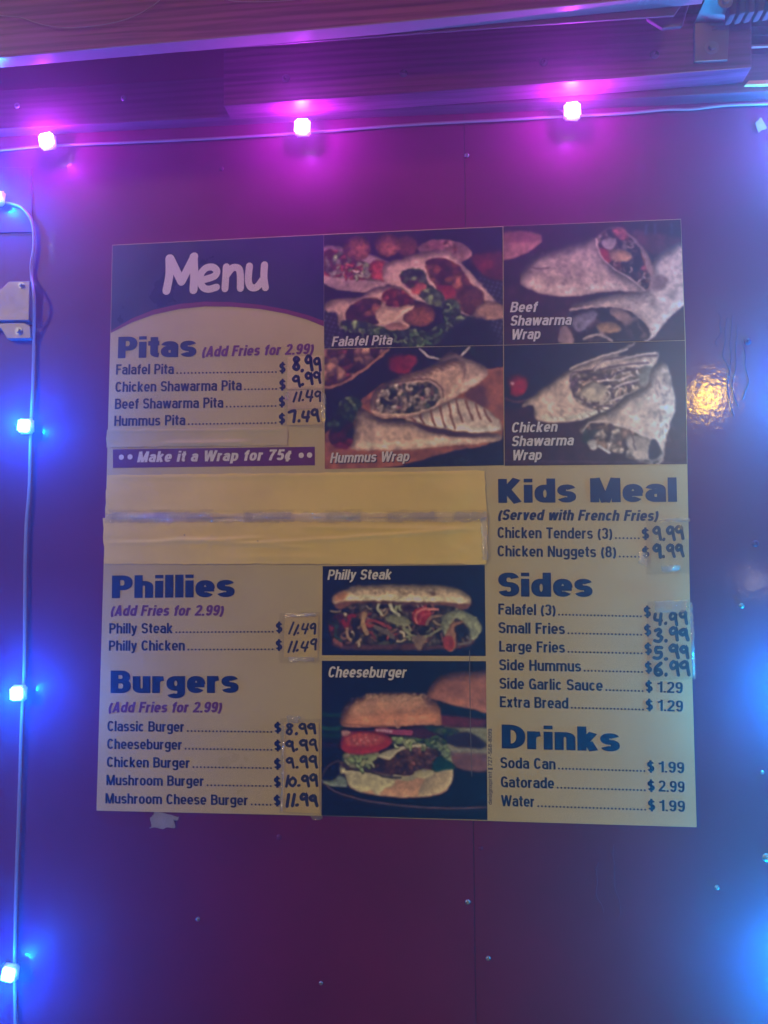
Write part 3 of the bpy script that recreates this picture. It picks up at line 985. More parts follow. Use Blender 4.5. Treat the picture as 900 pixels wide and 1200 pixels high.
class Pic:
    def __init__(s, corners, org, f, nu, nv, bg):
        s.nu, s.nv, s.f = nu, nv, f
        u = np.linspace(0, 1, nu)[None, :, None]
        v = np.linspace(0, 1, nv)[:, None, None]
        tl, tr, br_, bl = [np.array(c, float) for c in corners]
        p = (tl * (1 - u) + tr * u) * (1 - v) + (bl * (1 - u) + br_ * u) * v
        s.px, s.py = p[..., 0], p[..., 1]
        s.X, s.Y = (s.px - org[0]) * f, (s.py - org[1]) * f
        s.img = np.ones((nv, nu, 3)) * np.array(bg)
        s.sc = nu / (abs(tr[0] - tl[0]) * f)       # canvas samples per drawing unit
        s.seed = 1

    def ns(s, size, oct=3):
        s.seed += 1
        o = np.zeros((s.nv, s.nu)); a = 1; t = 0
        for k in range(oct):
            o += a * upnoise(s.nv, s.nu, max(size * s.sc / 2 ** k, 1.0), s.seed * 7 + k)
            t += a; a *= .55
        return o / t

    def mask(s, pts, smooth=True, wob=0.0):
        pts = np.array(pts, float)
        if smooth:
            n = len(pts); q = []
            for i in range(n):
                a, b, c, d = pts[i - 1], pts[i], pts[(i + 1) % n], pts[(i + 2) % n]
                for k in range(4):
                    t = k / 4
                    q.append(.5 * (2 * b + (c - a) * t + (2 * a - 5 * b + 4 * c - d) * t * t + (3 * b - a - 3 * c + d) * t ** 3))
            pts = np.array(q)
        X, Y = s.X, s.Y
        if wob:
            X = X + (s.ns(wob * 4) - .5) * wob * 2.2
            Y = Y + (s.ns(wob * 4) - .5) * wob * 2.2
        ins = np.zeros(X.shape, bool)
        x0, y0 = pts[:, 0], pts[:, 1]
        x1, y1 = np.roll(x0, -1), np.roll(y0, -1)
        for a, b, c, d in zip(x0, y0, x1, y1):
            if b == d:
                continue
            cond = ((b > Y) != (d > Y)) & (X < (c - a) * (Y - b) / (d - b) + a)
            ins ^= cond
        return ins.astype(float)

    def put(s, m, col, soft=2.0, relief=0.0, rr=14, dark=0.0, nz=0.0, nsz=8, light=(-.5, -1), nz2=0.0):
        """lay a colour (or an rgb array) through a mask, modelled with a soft rounding"""
        mm = blur(m, soft * s.sc) if soft else m
        c = np.ones_like(s.img) * np.array(col) if not isinstance(col, np.ndarray) or col.ndim == 1 else col
        sh = np.ones(m.shape)
        if relief or dark:
            hb = blur(m, rr * s.sc)
            gy, gx = np.gradient(hb)
            g = -(gx * light[0] + gy * light[1]) * rr * s.sc * -1
            sh += relief * g
            sh *= 1 - dark * (1 - np.clip(hb * 2 - 1, 0, 1))
        if nz:
            sh *= 1 + nz * (s.ns(nsz) - .5) * 2
        if nz2:
            sh *= 1 + nz2 * (s.ns(nsz * 4) - .5) * 2
        s.img = s.img * (1 - mm[..., None]) + np.clip(c * sh[..., None], 0, 1) * mm[..., None]

    def poly(s, pts, col, smooth=True, wob=0.0, **k):
        s.put(s.mask(pts, smooth, wob), col, **k)

    def ell(s, x, y, rx, ry, col, rot=0, **k):
        a = math.radians(rot)
        dx, dy = s.X - x, s.Y - y
        u = (dx * math.cos(a) + dy * math.sin(a)) / rx
        v = (-dx * math.sin(a) + dy * math.cos(a)) / ry
        s.put((u * u + v * v < 1).astype(float), col, **k)

    def line(s, pts, w, col, soft=1.5, alpha=1.0, taper=False):
        pts = np.array(pts, float)
        q = []
        n = len(pts)
        for i in range(n - 1):
            a, b, c, d = pts[max(i - 1, 0)], pts[i], pts[i + 1], pts[min(i + 2, n - 1)]
            for k in range(4):
                t = k / 4
                q.append(.5 * (2 * b + (c - a) * t + (2 * a - 5 * b + 4 * c - d) * t * t + (3 * b - a - 3 * c + d) * t ** 3))
        q.append(pts[-1])
        D = np.full(s.X.shape, 1e9)
        for i in range(len(q) - 1):
            a, b = q[i], q[i + 1]
            d = b - a
            L2 = max(d @ d, 1e-9)
            t = np.clip(((s.X - a[0]) * d[0] + (s.Y - a[1]) * d[1]) / L2, 0, 1)
            e = np.hypot(s.X - a[0] - t * d[0], s.Y - a[1] - t * d[1])
            if taper:
                e = e + w * .5 * (i / len(q)) * .8
            D = np.minimum(D, e)
        m = np.clip((w / 2 - D) / soft + .5, 0, 1) * alpha
        s.img = s.img * (1 - m[..., None]) + np.array(col) * m[..., None]

    def bits(s, pts, n, ln, w, pal, curl=.6, shadow=True):
        m = s.mask(pts, False)
        ys, xs = np.nonzero(m)
        if len(ys) == 0:
            return
        s.seed += 1
        g = np.random.default_rng(s.seed)
        for k in range(n):
            i = g.integers(0, len(ys))
            x, y = s.X[ys[i], xs[i]], s.Y[ys[i], xs[i]]
            a = g.uniform(0, math.pi)
            L_ = ln * g.uniform(.5, 1.2)
            b_ = a + g.uniform(-curl, curl) * 2
            q = [(x, y), (x + math.cos(a) * L_ / 2, y + math.sin(a) * L_ / 2), (x + math.cos(a) * L_ / 2 + math.cos(b_) * L_ / 2, y + math.sin(a) * L_ / 2 + math.sin(b_) * L_ / 2)]
            ww = w * g.uniform(.6, 1.3)
            c = np.array(pal[g.integers(0, len(pal))]) * g.uniform(.8, 1.15)
            if shadow:
                s.line([(p_[0] + 1.5, p_[1] + ww * .45) for p_ in q], ww, c * .35, 3, .8)
            s.line(q, ww, np.clip(c, 0, 1), 2, .95)
            s.line([(p_[0] - .5, p_[1] - ww * .22) for p_ in q], ww * .3, np.clip(c * 1.25 + .04, 0, 1), 2, .6)

    def cells(s, pts, pal, size, smooth=True, wob=3, warp=8, edge=.55, soft=2.0, contrast=.2, gain=1.0):
        """a heap of small pieces, each with its own colour, darker in the gaps"""
        m = s.mask(pts, smooth, wob)
        ys, xs = np.nonzero(m)
        if len(ys) == 0:
            return
        X = s.X + (s.ns(warp * 2) - .5) * warp * 2
        Y = s.Y + (s.ns(warp * 2) - .5) * warp * 2
        s.seed += 1
        g = np.random.default_rng(s.seed)
        x0, x1, y0, y1 = s.X[ys, xs].min(), s.X[ys, xs].max(), s.Y[ys, xs].min(), s.Y[ys, xs].max()
        n = max(int((x1 - x0) * (y1 - y0) / size ** 2), 4)
        sx, sy = g.uniform(x0, x1, n), g.uniform(y0, y1, n)
        asp = g.uniform(.6, 1.6, n)
        d1 = np.full(len(ys), 1e9); d2 = d1.copy(); idx = np.zeros(len(ys), int)
        xx, yy = X[ys, xs], Y[ys, xs]
        for i in range(n):
            d = np.hypot((xx - sx[i]) * asp[i], (yy - sy[i]) / asp[i])
            c = d < d1
            d2 = np.where(c, d1, np.minimum(d2, d))
            idx = np.where(c, i, idx)
            d1 = np.where(c, d, d1)
        pal = np.array(pal)
        pc = pal[g.integers(0, len(pal), n)] * g.uniform(1 - contrast, 1 + contrast, (n, 1))
        e = np.clip((d2 - d1) / (size * .55), 0, 1)
        lit = 1 + .35 * np.clip((sy[idx] - yy) / size, -1, 1)
        col = pc[idx] * ((1 - edge) + edge * e)[:, None] * lit[:, None] * gain
        im = s.img.copy()
        im[ys, xs] = np.clip(col, 0, 1)
        mm = blur(m, soft * s.sc)
        im = s.soften(im, .8)
        s.img = s.img * (1 - mm[..., None]) + im * mm[..., None]

    def soften(s, im, r):
        if r < .5:
            return im
        return np.stack([blur(im[..., k], r) for k in range(3)], -1)

    def finish(s, amp=2.2, mott=1.0):
        # ragged edges and the fine mottling of a printed photograph
        j = np.arange(s.nu)[None] + (s.ns(26, 2) - .5) * 2 * amp * s.sc * 2 + (s.ns(10, 1) - .5) * 2.4 * s.sc
        i = np.arange(s.nv)[:, None] + (s.ns(26, 2) - .5) * 2 * amp * s.sc * 2 + (s.ns(10, 1) - .5) * 2.4 * s.sc
        j = np.clip(j, 0, s.nu - 1.001); i = np.clip(i, 0, s.nv - 1.001)
        j0 = j.astype(int); i0 = i.astype(int)
        fj = (j - j0)[..., None]; fi = (i - i0)[..., None]
        a = s.img
        s.img = (a[i0, j0] * (1 - fj) + a[i0, j0 + 1] * fj) * (1 - fi) + (a[i0 + 1, j0] * (1 - fj) + a[i0 + 1, j0 + 1] * fj) * fi
        m = 1 + mott * .26 * (s.ns(44, 2) - .5) * 2 + mott * .13 * (s.ns(14, 2) - .5) * 2 + .03 * (s.ns(5, 1) - .5) * 2
        lum = s.img.mean(-1)
        fleck = np.clip((s.ns(5, 2) - .66) * 5, 0, 1) * np.clip((lum - .2) * 3, 0, 1)
        s.img = s.img * m[..., None] + fleck[..., None] * .05
        # deepen the modelling a little
        big = blur(s.img.mean(-1), 9 * s.sc)
        s.img = s.img + (s.img.mean(-1) - big)[..., None] * .25
        s.img = s.soften(s.img, 1)

    def build(s, y, parent, amp=2.2, mott=1.0):
        s.finish(amp, mott)
        s.img = np.clip(s.img, 0, 1) ** 0.90
        lin = np.where(s.img < .04045, s.img / 12.92, ((s.img + .055) / 1.055) ** 2.4)
        X, Z = P(s.px, s.py, y)
        n = s.nu * s.nv
        co = np.stack([X, np.full(X.shape, y), Z], -1).reshape(-1, 3)
        i = (np.arange(s.nv - 1)[:, None] * s.nu + np.arange(s.nu - 1)[None]).ravel()
        loops = np.stack([i, i + s.nu, i + s.nu + 1, i + 1], -1).ravel()
        me = bpy.data.meshes.new('food_photo')
        me.vertices.add(n)
        me.vertices.foreach_set('co', co.ravel().astype(np.float32))
        nf = len(i)
        me.loops.add(nf * 4)
        me.loops.foreach_set('vertex_index', loops.astype(np.int32))
        me.polygons.add(nf)
        me.polygons.foreach_set('loop_start', (np.arange(nf) * 4).astype(np.int32))
        me.update(calc_edges=True)
        at_ = me.color_attributes.new('print', 'FLOAT_COLOR', 'POINT')
        at_.data.foreach_set('color', np.concatenate([lin.reshape(-1, 3), np.ones((n, 1))], 1).ravel().astype(np.float32))
        me.materials.append(M['photo'])
        return link(bpy.data.objects.new('food_photo', me), parent)


def caption(photo, rows):
    fl = Flat(YT)
    for txt, a, b_, cap in rows:
        write(fl, txt, a, b_, cap, 0.165, 0.2, 0.06)
    sh = Flat(YT + 0.0001)
    for txt, a, b_, cap in rows:
        write(sh, txt, (a[0] + 1, a[1] + 1), (b_[0] + 1, b_[1] + 1), cap, 0.16, 0.2, 0.05)
    sh.build('caption_shadow', M['marker'], photo)
    fl.build('caption', M['caption'], photo)


BREAD, BREAD_D, CRUST = (.80, .66, .52), (.55, .40, .30), (.62, .36, .20)
FAL, FAL_D = (.60, .33, .22), (.38, .19, .14)
TOM, TOM_D = (.78, .27, .22), (.52, .14, .12)
LET, LET_L, LET_D = (.26, .40, .20), (.55, .66, .38), (.10, .20, .12)
NIGHT = (.045, .05, .13)
YP = -0.0043

# ---- falafel pita
p = Pic([(379.6, 275.2), (589, 265.7), (589.6, 404.2), (379.9, 408.6)], (375, 265), 4.09, 300, 200, NIGHT)
p.put(np.ones((p.nv, p.nu)), NIGHT, nz=.3, nsz=60)
p.poly([(720, 150), (900, 130), (900, 300), (800, 250)], (.36, .10, .10), soft=8, nz=.3, nsz=30)
# woven cloth at the right and the lower left
for quad in ([(760, 240), (900, 270), (900, 620), (770, 600), (830, 400)], [(15, 400), (80, 410), (110, 520), (350, 560), (360, 620), (15, 620)]):
    mk = p.mask(quad, False)
    wv = (np.sin(p.X * .28 + p.Y * .10) > .35) & (np.sin(p.Y * .30 - p.X * .08) > .1)
    p.put(mk, (.07, .07, .16), soft=3)
    p.put(mk * wv, (.55, .53, .58), soft=1.0)
p.ell(600, 120, 130, 56, (.62, .44, .42), 6, soft=3, relief=.5, rr=16, nz=.1)
p.ell(560, 92, 60, 24, (.58, .34, .34), -5, soft=4, nz=.3, nsz=14)
p.cells([(590, 75), (640, 70), (655, 130), (610, 125)], [(.75, .5, .45), (.6, .3, .25)], 18)
# bowl with salad and two balls
p.ell(415, 95, 55, 50, FAL_D, soft=6, relief=.4, rr=16, nz=.3)
p.poly([(12, 100), (120, 104), (330, 170), (330, 265), (300, 300), (180, 318), (70, 300), (12, 255)], (.74, .60, .56), soft=2.5, relief=.7, rr=14, dark=.25, nz=.06)
p.cells([(20, 118), (110, 120), (240, 180), (320, 180), (322, 262), (220, 262), (100, 250), (20, 232)], [TOM, TOM_D, (.80, .76, .62), LET_L, (.85, .6, .5), (.35, .15, .12)], 26, warp=10)
p.ell(178, 105, 67, 60, FAL, soft=2, relief=.9, rr=22, dark=.45, nz=.35, nsz=12)
p.ell(325, 92, 65, 56, FAL, soft=2, relief=.9, rr=22, dark=.45, nz=.35, nsz=12)
p.poly([(235, 200), (260, 165), (310, 172), (330, 250), (250, 255)], TOM, soft=2, relief=.6, rr=12, dark=.3, nz=.15)
p.poly([(170, 200), (190, 168), (240, 215), (232, 245), (185, 240)], (.62, .66, .45), soft=2, relief=.5, rr=10, nz=.2)
# right pita pocket
p.poly([(305, 190), (330, 168), (430, 140), (540, 116), (620, 120), (690, 190), (760, 260), (845, 360), (880, 390), (880, 430), (760, 450), (720, 440), (640, 400), (560, 380), (470, 360), (395, 312), (305, 262)],
       (.90, .72, .64), soft=2, relief=1.1, rr=16, dark=.25, nz=.10, nsz=20)
p.cells([(505, 175), (560, 150), (650, 175), (720, 260), (760, 330), (800, 380), (730, 430), (660, 400), (590, 340), (530, 260)], [FAL, FAL_D, (.38, .16, .12), (.52, .24, .16)], 42, warp=14, edge=.5)
p.poly([(560, 285), (640, 290), (650, 330), (590, 350)], (.60, .16, .16), soft=4, relief=.4, rr=10)
p.cells([(380, 225), (440, 200), (500, 215), (525, 275), (590, 340), (600, 390), (520, 370), (440, 310), (395, 275)], [LET, LET_L, LET_D, (.45, .18, .28), (.30, .34, .30), TOM_D], 30, warp=12)
p.poly([(440, 300), (480, 270), (515, 285), (490, 320), (450, 325)], (.80, .36, .30), soft=2, relief=.5, rr=8)
p.cells([(480, 310), (560, 300), (600, 350), (560, 390), (490, 355)], [LET_L, LET, (.40, .50, .36)], 34, warp=14)
p.ell(725, 340, 62, 55, FAL_D, 20, soft=5, relief=.6, rr=20, dark=.3, nz=.3, nsz=10)
p.line([(690, 205), (750, 270), (830, 365)], 13, (.80, .66, .60))
p.poly([(735, 440), (745, 395), (790, 360), (850, 365), (880, 395), (878, 440), (820, 450)], (.72, .55, .42), soft=2, relief=.7, rr=12, dark=.2, nz=.15)
# front pita
p.poly([(20, 385), (40, 355), (120, 342), (190, 335), (250, 300), (340, 285), (420, 310), (440, 370), (420, 500), (300, 520), (160, 505), (90, 480), (80, 420), (30, 410)],
       (.90, .72, .62), soft=2, relief=1.1, rr=16, dark=.3, nz=.10, nsz=20)
p.cells([(130, 400), (190, 350), (280, 345), (300, 400), (280, 470), (180, 470), (120, 450)], [FAL_D, FAL, (.32, .14, .12)], 46, warp=14)
p.cells([(290, 345), (320, 305), (390, 305), (450, 350), (445, 380), (360, 390), (300, 380)], [TOM, (.82, .42, .36), TOM_D], 28, warp=8)
p.cells([(90, 460), (180, 450), (300, 480), (420, 490), (500, 500), (560, 540), (520, 600), (400, 590), (380, 540), (260, 520), (130, 505)], [LET, LET_L, LET_D, (.20, .28, .24)], 26, warp=14)
p.ell(475, 425, 78, 58, FAL, 0, soft=3, relief=.8, rr=22, dark=.45, nz=.35, nsz=10)
p.poly([(265, 425), (290, 385), (300, 360), (345, 395), (400, 380), (455, 378), (440, 400), (390, 430), (350, 465), (290, 465)], (.86, .70, .58), wob=4, soft=2, relief=.6, rr=9, nz=.1)
p.poly([(310, 480), (360, 462), (420, 478), (400, 498), (330, 500)], (.72, .50, .42), soft=3, relief=.4, rr=8)
p.cells([(580, 380), (620, 345), (670, 370), (680, 430), (740, 430), (700, 470), (600, 560), (470, 560), (520, 500), (590, 450)], [LET, LET_L, LET_D, (.30, .42, .26), (.16, .22, .20)], 30, warp=16)
p.bits([(100, 470), (300, 485), (420, 495), (560, 545), (520, 590), (390, 560), (250, 515), (120, 500)], 34, 30, 9, [LET, LET_L, (.36, .48, .28), LET_D])
p.bits([(600, 370), (670, 370), (700, 440), (620, 500), (560, 500), (590, 450)], 22, 32, 10, [LET, LET_L, (.36, .48, .28), LET_D])
p.bits([(60, 170), (240, 190), (230, 250), (100, 240)], 22, 22, 9, [TOM, (.86, .80, .66), LET_L, TOM_D])
p.poly([(570, 560), (690, 440), (790, 450), (850, 560), (720, 590)], (.05, .07, .13), soft=10)
p.line([(470, 592), (520, 606), (600, 612), (690, 606), (722, 580)], 12, (.80, .78, .76))
o = p.build(YP, sign)
caption(o, [('Falafel Pita', (388.5, 406), (459, 404), 11.5)])

# ---- hummus wrap
p = Pic([(380, 409.2), (589.6, 404.8), (590.5, 545.2), (380.6, 549.6)], (375, 400), 4.09, 300, 205, NIGHT)
p.put(np.ones((p.nv, p.nu)), NIGHT, nz=.3, nsz=60)
p.cells([(480, 10), (740, 0), (860, 60), (800, 110), (700, 90), (560, 80)], [(.05, .10, .12), (.08, .14, .12), NIGHT], 40, warp=20, soft=8)
p.cells([(15, 40), (320, 38), (250, 110), (150, 180), (60, 225), (15, 222)], [(.74, .52, .42), (.55, .22, .20), (.62, .40, .34), (.30, .14, .16)], 34, soft=4, warp=14)
p.line([(15, 222), (80, 212), (170, 165), (330, 40)], 12, (.70, .46, .34), 4)
p.ell(385, 110, 62, 48, (.48, .08, .12), 10, soft=7, relief=.6, rr=18, nz=.25, nsz=16)
p.ell(432, 92, 34, 30, (.62, .14, .18), 0, soft=6)
p.line([(478, 35), (520, 70), (590, 86), (660, 78), (715, 30)], 13, (.80, .76, .74))
# wooden board
p.poly([(180, 290), (300, 200), (900, 120), (880, 420), (870, 470), (760, 510), (430, 600), (15, 620), (15, 450), (120, 350)], (.64, .36, .22), smooth=False, soft=3, nz=.10, nsz=40)
p.poly([(700, 250), (790, 210), (800, 320), (760, 330)], (.36, .20, .18), soft=12)
p.line([(210, 300), (300, 235)], 6, (.45, .26, .18), 4)
p.poly([(350, 606), (700, 512), (890, 500), (890, 620), (350, 620)], (.05, .06, .13), smooth=False, soft=3, nz=.3, nsz=20)
p.cells([(480, 600), (560, 560), (660, 545), (720, 560), (690, 600)], [(.08, .14, .16), (.16, .20, .22), (.05, .07, .12)], 22, soft=6)
# upper wrap: far end
p.poly([(560, 110), (600, 60), (640, 50), (690, 75), (770, 105), (800, 130), (800, 165), (740, 215), (660, 260), (590, 300), (560, 240)], (.90, .76, .66), soft=2, relief=1.3, rr=22, dark=.42, nz=.12, nsz=18)
p.poly([(240, 300), (262, 235), (330, 190), (430, 150), (560, 105), (650, 80), (690, 110), (690, 190), (640, 260), (590, 300), (500, 350), (380, 368), (290, 368), (245, 340)],
       (.88, .72, .60), soft=2, relief=1.3, rr=22, dark=.35, nz=.14, nsz=14)
p.line([(685, 95), (700, 130), (690, 175)], 5, (.45, .34, .32), 4, .6)
for k in range(9):
    x0 = 380 + k * 27
    p.line([(x0, 168 - k * 7), (x0 + 45, 172 - k * 9), (x0 + 75, 186 - k * 10)], 5.5, (.46, .30, .22), 3, .75)
p.cells([(262, 300), (290, 235), (350, 205), (440, 195), (530, 195), (575, 230), (580, 275), (520, 325), (420, 345), (330, 348), (275, 335)],
        [(.96, .88, .78), (.90, .78, .68), (.92, .84, .74), (.12, .18, .14), (.66, .60, .48), (.80, .52, .52), (.08, .10, .12), (.30, .40, .28), (.88, .76, .66)], 17, warp=14, edge=.6, contrast=.25)
p.line([(262, 330), (272, 260), (330, 208), (430, 188), (530, 184), (580, 220), (590, 270)], 7, (.40, .28, .26), 2, .8)
p.line([(250, 335), (300, 358), (400, 360), (510, 338), (590, 295)], 9, (.82, .66, .56), 2)
p.line([(525, 190), (560, 215), (585, 270)], 9, (.84, .70, .60), 3)
# lower wrap and grilled half
p.poly([(180, 310), (240, 345), (300, 370), (420, 372), (520, 405), (700, 430), (858, 445), (855, 480), (760, 490), (640, 500), (400, 522), (180, 522), (148, 500), (165, 400)],
       (.90, .77, .66), soft=2, relief=1.5, rr=26, dark=.48, nz=.16, nsz=16, nz2=.12)
p.poly([(430, 378), (520, 400), (700, 440), (850, 450), (700, 462), (520, 430)], (.26, .17, .20), soft=5)
p.poly([(410, 372), (480, 350), (560, 315), (650, 272), (720, 285), (790, 320), (850, 370), (868, 425), (780, 438), (650, 430), (520, 405)], (.98, .90, .80), soft=2, relief=.9, rr=14, dark=.2, nz=.08)
p.line([(420, 376), (520, 404), (650, 430), (780, 440), (866, 432)], 5, (.66, .46, .32), 3)
for k, (x, y, x2, y2) in enumerate([(440, 368, 460, 385), (480, 352, 500, 395), (530, 332, 552, 402), (575, 312, 600, 412), (615, 294, 645, 418), (650, 278, 685, 385), (700, 285, 735, 372), (748, 302, 770, 370), (785, 325, 820, 385)]):
    p.line([(x, y), ((x + x2) / 2 - 4, (y + y2) / 2), (x2, y2)], 10, (.50, .27, .18), 4, .85)
# greens and tomato at left
p.cells([(40, 440), (70, 380), (150, 370), (165, 420), (150, 500), (100, 520), (50, 490)], [(.30, .06, .08), (.42, .08, .10), (.10, .08, .12), (.07, .10, .10)], 40, warp=12, soft=5)
p.cells([(85, 310), (110, 270), (165, 265), (205, 300), (180, 340), (160, 390), (120, 380), (60, 370)], [LET_L, LET, LET_D, (.10, .18, .14)], 18, warp=12, soft=4)
p.cells([(25, 390), (70, 340), (120, 360), (110, 400), (60, 420)], [LET_D, (.07, .10, .13), LET], 20, soft=5)
o = p.build(YP, sign)
caption(o, [('Hummus Wrap', (386.5, 542.5), (479, 540.5), 12)])

# ---- beef shawarma wrap
p = Pic([(589.9, 265.2), (797.6, 257.2), (802.6, 398.6), (590.4, 404.2)], (585, 255), 4.09, 300, 200, (.08, .06, .12))
p.put(np.ones((p.nv, p.nu)), (.15, .07, .11), nz=.25, nsz=70)
p.poly([(15, 330), (120, 330), (420, 380), (320, 600), (15, 620)], (.22, .09, .12), smooth=False, soft=12, nz=.25, nsz=50)
p.poly([(640, 60), (900, 110), (900, 160), (740, 180)], (.30, .13, .17), soft=6, nz=.2, nsz=30)
for x in (700, 740, 820):
    p.poly([(x, 30), (x + 14, 30), (x + 14, 80), (x, 80)], (.22, .22, .30), smooth=False, soft=4)
p.poly([(15, 75), (90, 62), (180, 70), (208, 98), (180, 140), (110, 180), (15, 198)], (.66, .42, .40), soft=3, relief=.7, rr=16, dark=.25)
p.ell(95, 98, 100, 24, (.56, .32, .32), -2, soft=4)
# lower wrap body to the right edge
p.poly([(340, 430), (420, 400), (520, 370), (700, 340), (740, 200), (800, 150), (880, 110), (900, 110), (900, 390), (870, 430), (800, 500), (730, 580), (640, 600), (400, 600)],
       (.88, .78, .70), soft=2, relief=1.0, rr=24, dark=.32, nz=.12, nsz=16, nz2=.10)
p.poly([(735, 300), (770, 270), (810, 300), (780, 345), (730, 345)], (.58, .46, .42), soft=6, nz=.2)
for k in range(16):
    a = rng.uniform(0, 1, 4)
    x = 610 + a[0] * 130; y = 360 + a[1] * 80
    p.line([(x, y), (x + 18 * a[2], y + 14 * (a[3] - .3))], 5, (.48, .36, .34), 4, .6)
# cut face of the lower wrap
p.cells([(285, 560), (300, 510), (345, 450), (430, 432), (540, 430), (620, 445), (680, 490), (725, 545), (700, 590), (600, 605), (300, 605)],
        [(.12, .08, .12), (.18, .12, .14), (.50, .46, .50), (.36, .24, .20), (.56, .44, .40), (.10, .07, .10), (.30, .20, .22)], 44, warp=22, edge=.6, soft=2.5)
p.poly([(285, 560), (310, 515), (340, 540), (360, 600), (290, 600)], (.62, .50, .48), soft=4, relief=.4, rr=10)
p.poly([(350, 480), (440, 445), (470, 470), (400, 540), (360, 530)], (.48, .44, .50), soft=5, relief=.5, rr=12, nz=.2)
p.ell(528, 527, 62, 28, (.74, .56, .36), 6, soft=3, relief=.6, rr=12, dark=.2)
p.poly([(530, 440), (590, 440), (635, 480), (600, 500), (540, 470)], (.56, .44, .38), soft=4, relief=.5, rr=10)
p.line([(410, 580), (470, 560), (540, 590)], 14, (.72, .64, .58), 4)
p.line([(340, 440), (440, 428), (560, 424), (660, 462), (730, 540)], 11, (.82, .70, .62), 3)
# upper wrap
p.poly([(462, 95), (500, 60), (560, 42), (600, 60), (660, 110), (720, 185), (740, 260), (735, 330), (690, 350), (600, 300), (520, 240), (470, 160)], (.66, .52, .46), soft=2, relief=.6, rr=12, dark=.2)
p.cells([(470, 100), (510, 62), (570, 50), (640, 105), (690, 180), (700, 230), (725, 300), (700, 345), (620, 280), (540, 235), (490, 170)],
        [(.14, .07, .10), (.20, .12, .14), (.66, .54, .46), (.46, .26, .20), (.10, .07, .12), (.56, .22, .20), (.72, .60, .50)], 26, warp=14, edge=.65)
p.bits([(480, 110), (570, 60), (640, 120), (690, 190), (715, 300), (690, 330), (600, 260), (500, 180)], 34, 26, 9, [(.30, .18, .16), (.46, .32, .28), (.16, .10, .12), (.66, .52, .44)])
p.poly([(480, 150), (520, 160), (540, 205), (510, 210)], (.66, .14, .16), soft=4, relief=.4, rr=8)
p.poly([(540, 60), (590, 52), (620, 95), (580, 110)], (.60, .26, .26), soft=5, nz=.3, nsz=10)
p.poly([(530, 165), (560, 150), (610, 155), (640, 190), (600, 215), (535, 200)], (.76, .56, .38), soft=3, relief=.6, rr=10, dark=.2)
p.poly([(490, 110), (560, 100), (550, 145), (510, 150)], (.66, .58, .54), soft=4, relief=.4, rr=8)
p.poly([(100, 290), (120, 230), (170, 175), (260, 145), (360, 115), (460, 95), (475, 160), (530, 230), (620, 280), (700, 350), (600, 355), (480, 358), (380, 378), (260, 375), (170, 355), (110, 330)],
       (.86, .74, .66), soft=2, relief=1.5, rr=28, dark=.45, nz=.12, nsz=14, nz2=.14)
for k in range(70):
    a = rng.uniform(0, 1, 5)
    x = 130 + a[0] * 460; y = 170 + a[1] * 170
    if y > 150 + (590 - x) * .05 and y < 350 and not (x > 470 and y < 250):
        p.line([(x, y), (x + 26 * (a[2] - .3), y + 14 * (a[3] - .5))], 3 + 5 * a[4], (.50, .38, .40), 5, .35)
p.line([(140, 238), (185, 246), (235, 240)], 5, (.30, .20, .26), 3, .8)
p.line([(462, 100), (478, 165), (535, 232), (640, 300), (700, 348)], 7, (.86, .74, .66), 3)
o = p.build(YP, sign)
caption(o, [('Beef', (597.5, 366), (628.5, 365.5), 12.2), ('Shawarma', (597.5, 381.8), (669, 380.6), 12.2), ('Wrap', (598.5, 398), (632.5, 397.2), 12.2)])

# ---- chicken shawarma wrap
p = Pic([(590.4, 404.8), (802.7, 399.2), (805.0, 543.8), (591.4, 545.8)], (585, 395), 4.0, 300, 205, NIGHT)
p.put(np.ones((p.nv, p.nu)), (.05, .065, .14), nz=.2, nsz=70)
p.poly([(15, 330), (160, 330), (400, 400), (880, 430), (890, 620), (15, 620)], (.19, .08, .10), smooth=False, soft=16, nz=.3, nsz=30)
for k in range(16):
    y = 420 + k * 12
    p.line([(15, y), (300, y + 6 * math.sin(k)), (880, y + 4)], 3, (.30, .17, .20), 4, .35)
p.line([(25, 578), (300, 584), (880, 590)], 6, (.44, .36, .42), 4, .5)
p.ell(85, 225, 52, 55, (.62, .07, .09), 0, soft=2, relief=.9, rr=20, dark=.4)
p.ell(63, 216, 10, 9, (.92, .74, .74), soft=3)
p.poly([(25, 200), (45, 225), (55, 260), (25, 270)], (.05, .07, .08), soft=5)
p.line([(30, 288), (90, 305), (150, 290)], 13, (.40, .24, .24), 6)
# back wrap
W1 = [(105, 330), (150, 275), (230, 215), (330, 145), (450, 90), (560, 60), (640, 18), (630, 40), (560, 85), (600, 85), (735, 65), (748, 100), (720, 160), (690, 240), (640, 300), (540, 350), (450, 375), (340, 398), (220, 402), (165, 375), (158, 318)]
p.poly(W1, (.95, .84, .72), soft=1.8, relief=1.3, rr=20, dark=.38, nz=.10, nsz=14, nz2=.10)
p.cells([(330, 220), (360, 165), (460, 150), (640, 140), (715, 130), (700, 200), (660, 270), (590, 320), (480, 345), (400, 325), (350, 285)],
        [(.94, .86, .76), (.86, .74, .60), (.34, .25, .28), (.72, .58, .46), (.92, .82, .70), (.40, .30, .34), (.66, .58, .46)], 30, warp=24, edge=.62, contrast=.15)
p.bits([(350, 220), (470, 160), (690, 145), (680, 220), (580, 310), (420, 320)], 40, 44, 11, [(.94, .84, .72), (.80, .66, .52), (.60, .46, .38), (.90, .80, .66), (.44, .34, .34)])
p.poly([(380, 270), (430, 210), (505, 240), (480, 290), (440, 300)], (.84, .78, .64), soft=3, relief=.7, rr=10, dark=.2)
p.poly([(650, 180), (690, 130), (720, 150), (700, 215), (660, 225)], (.50, .50, .44), soft=5, relief=.5, rr=10)
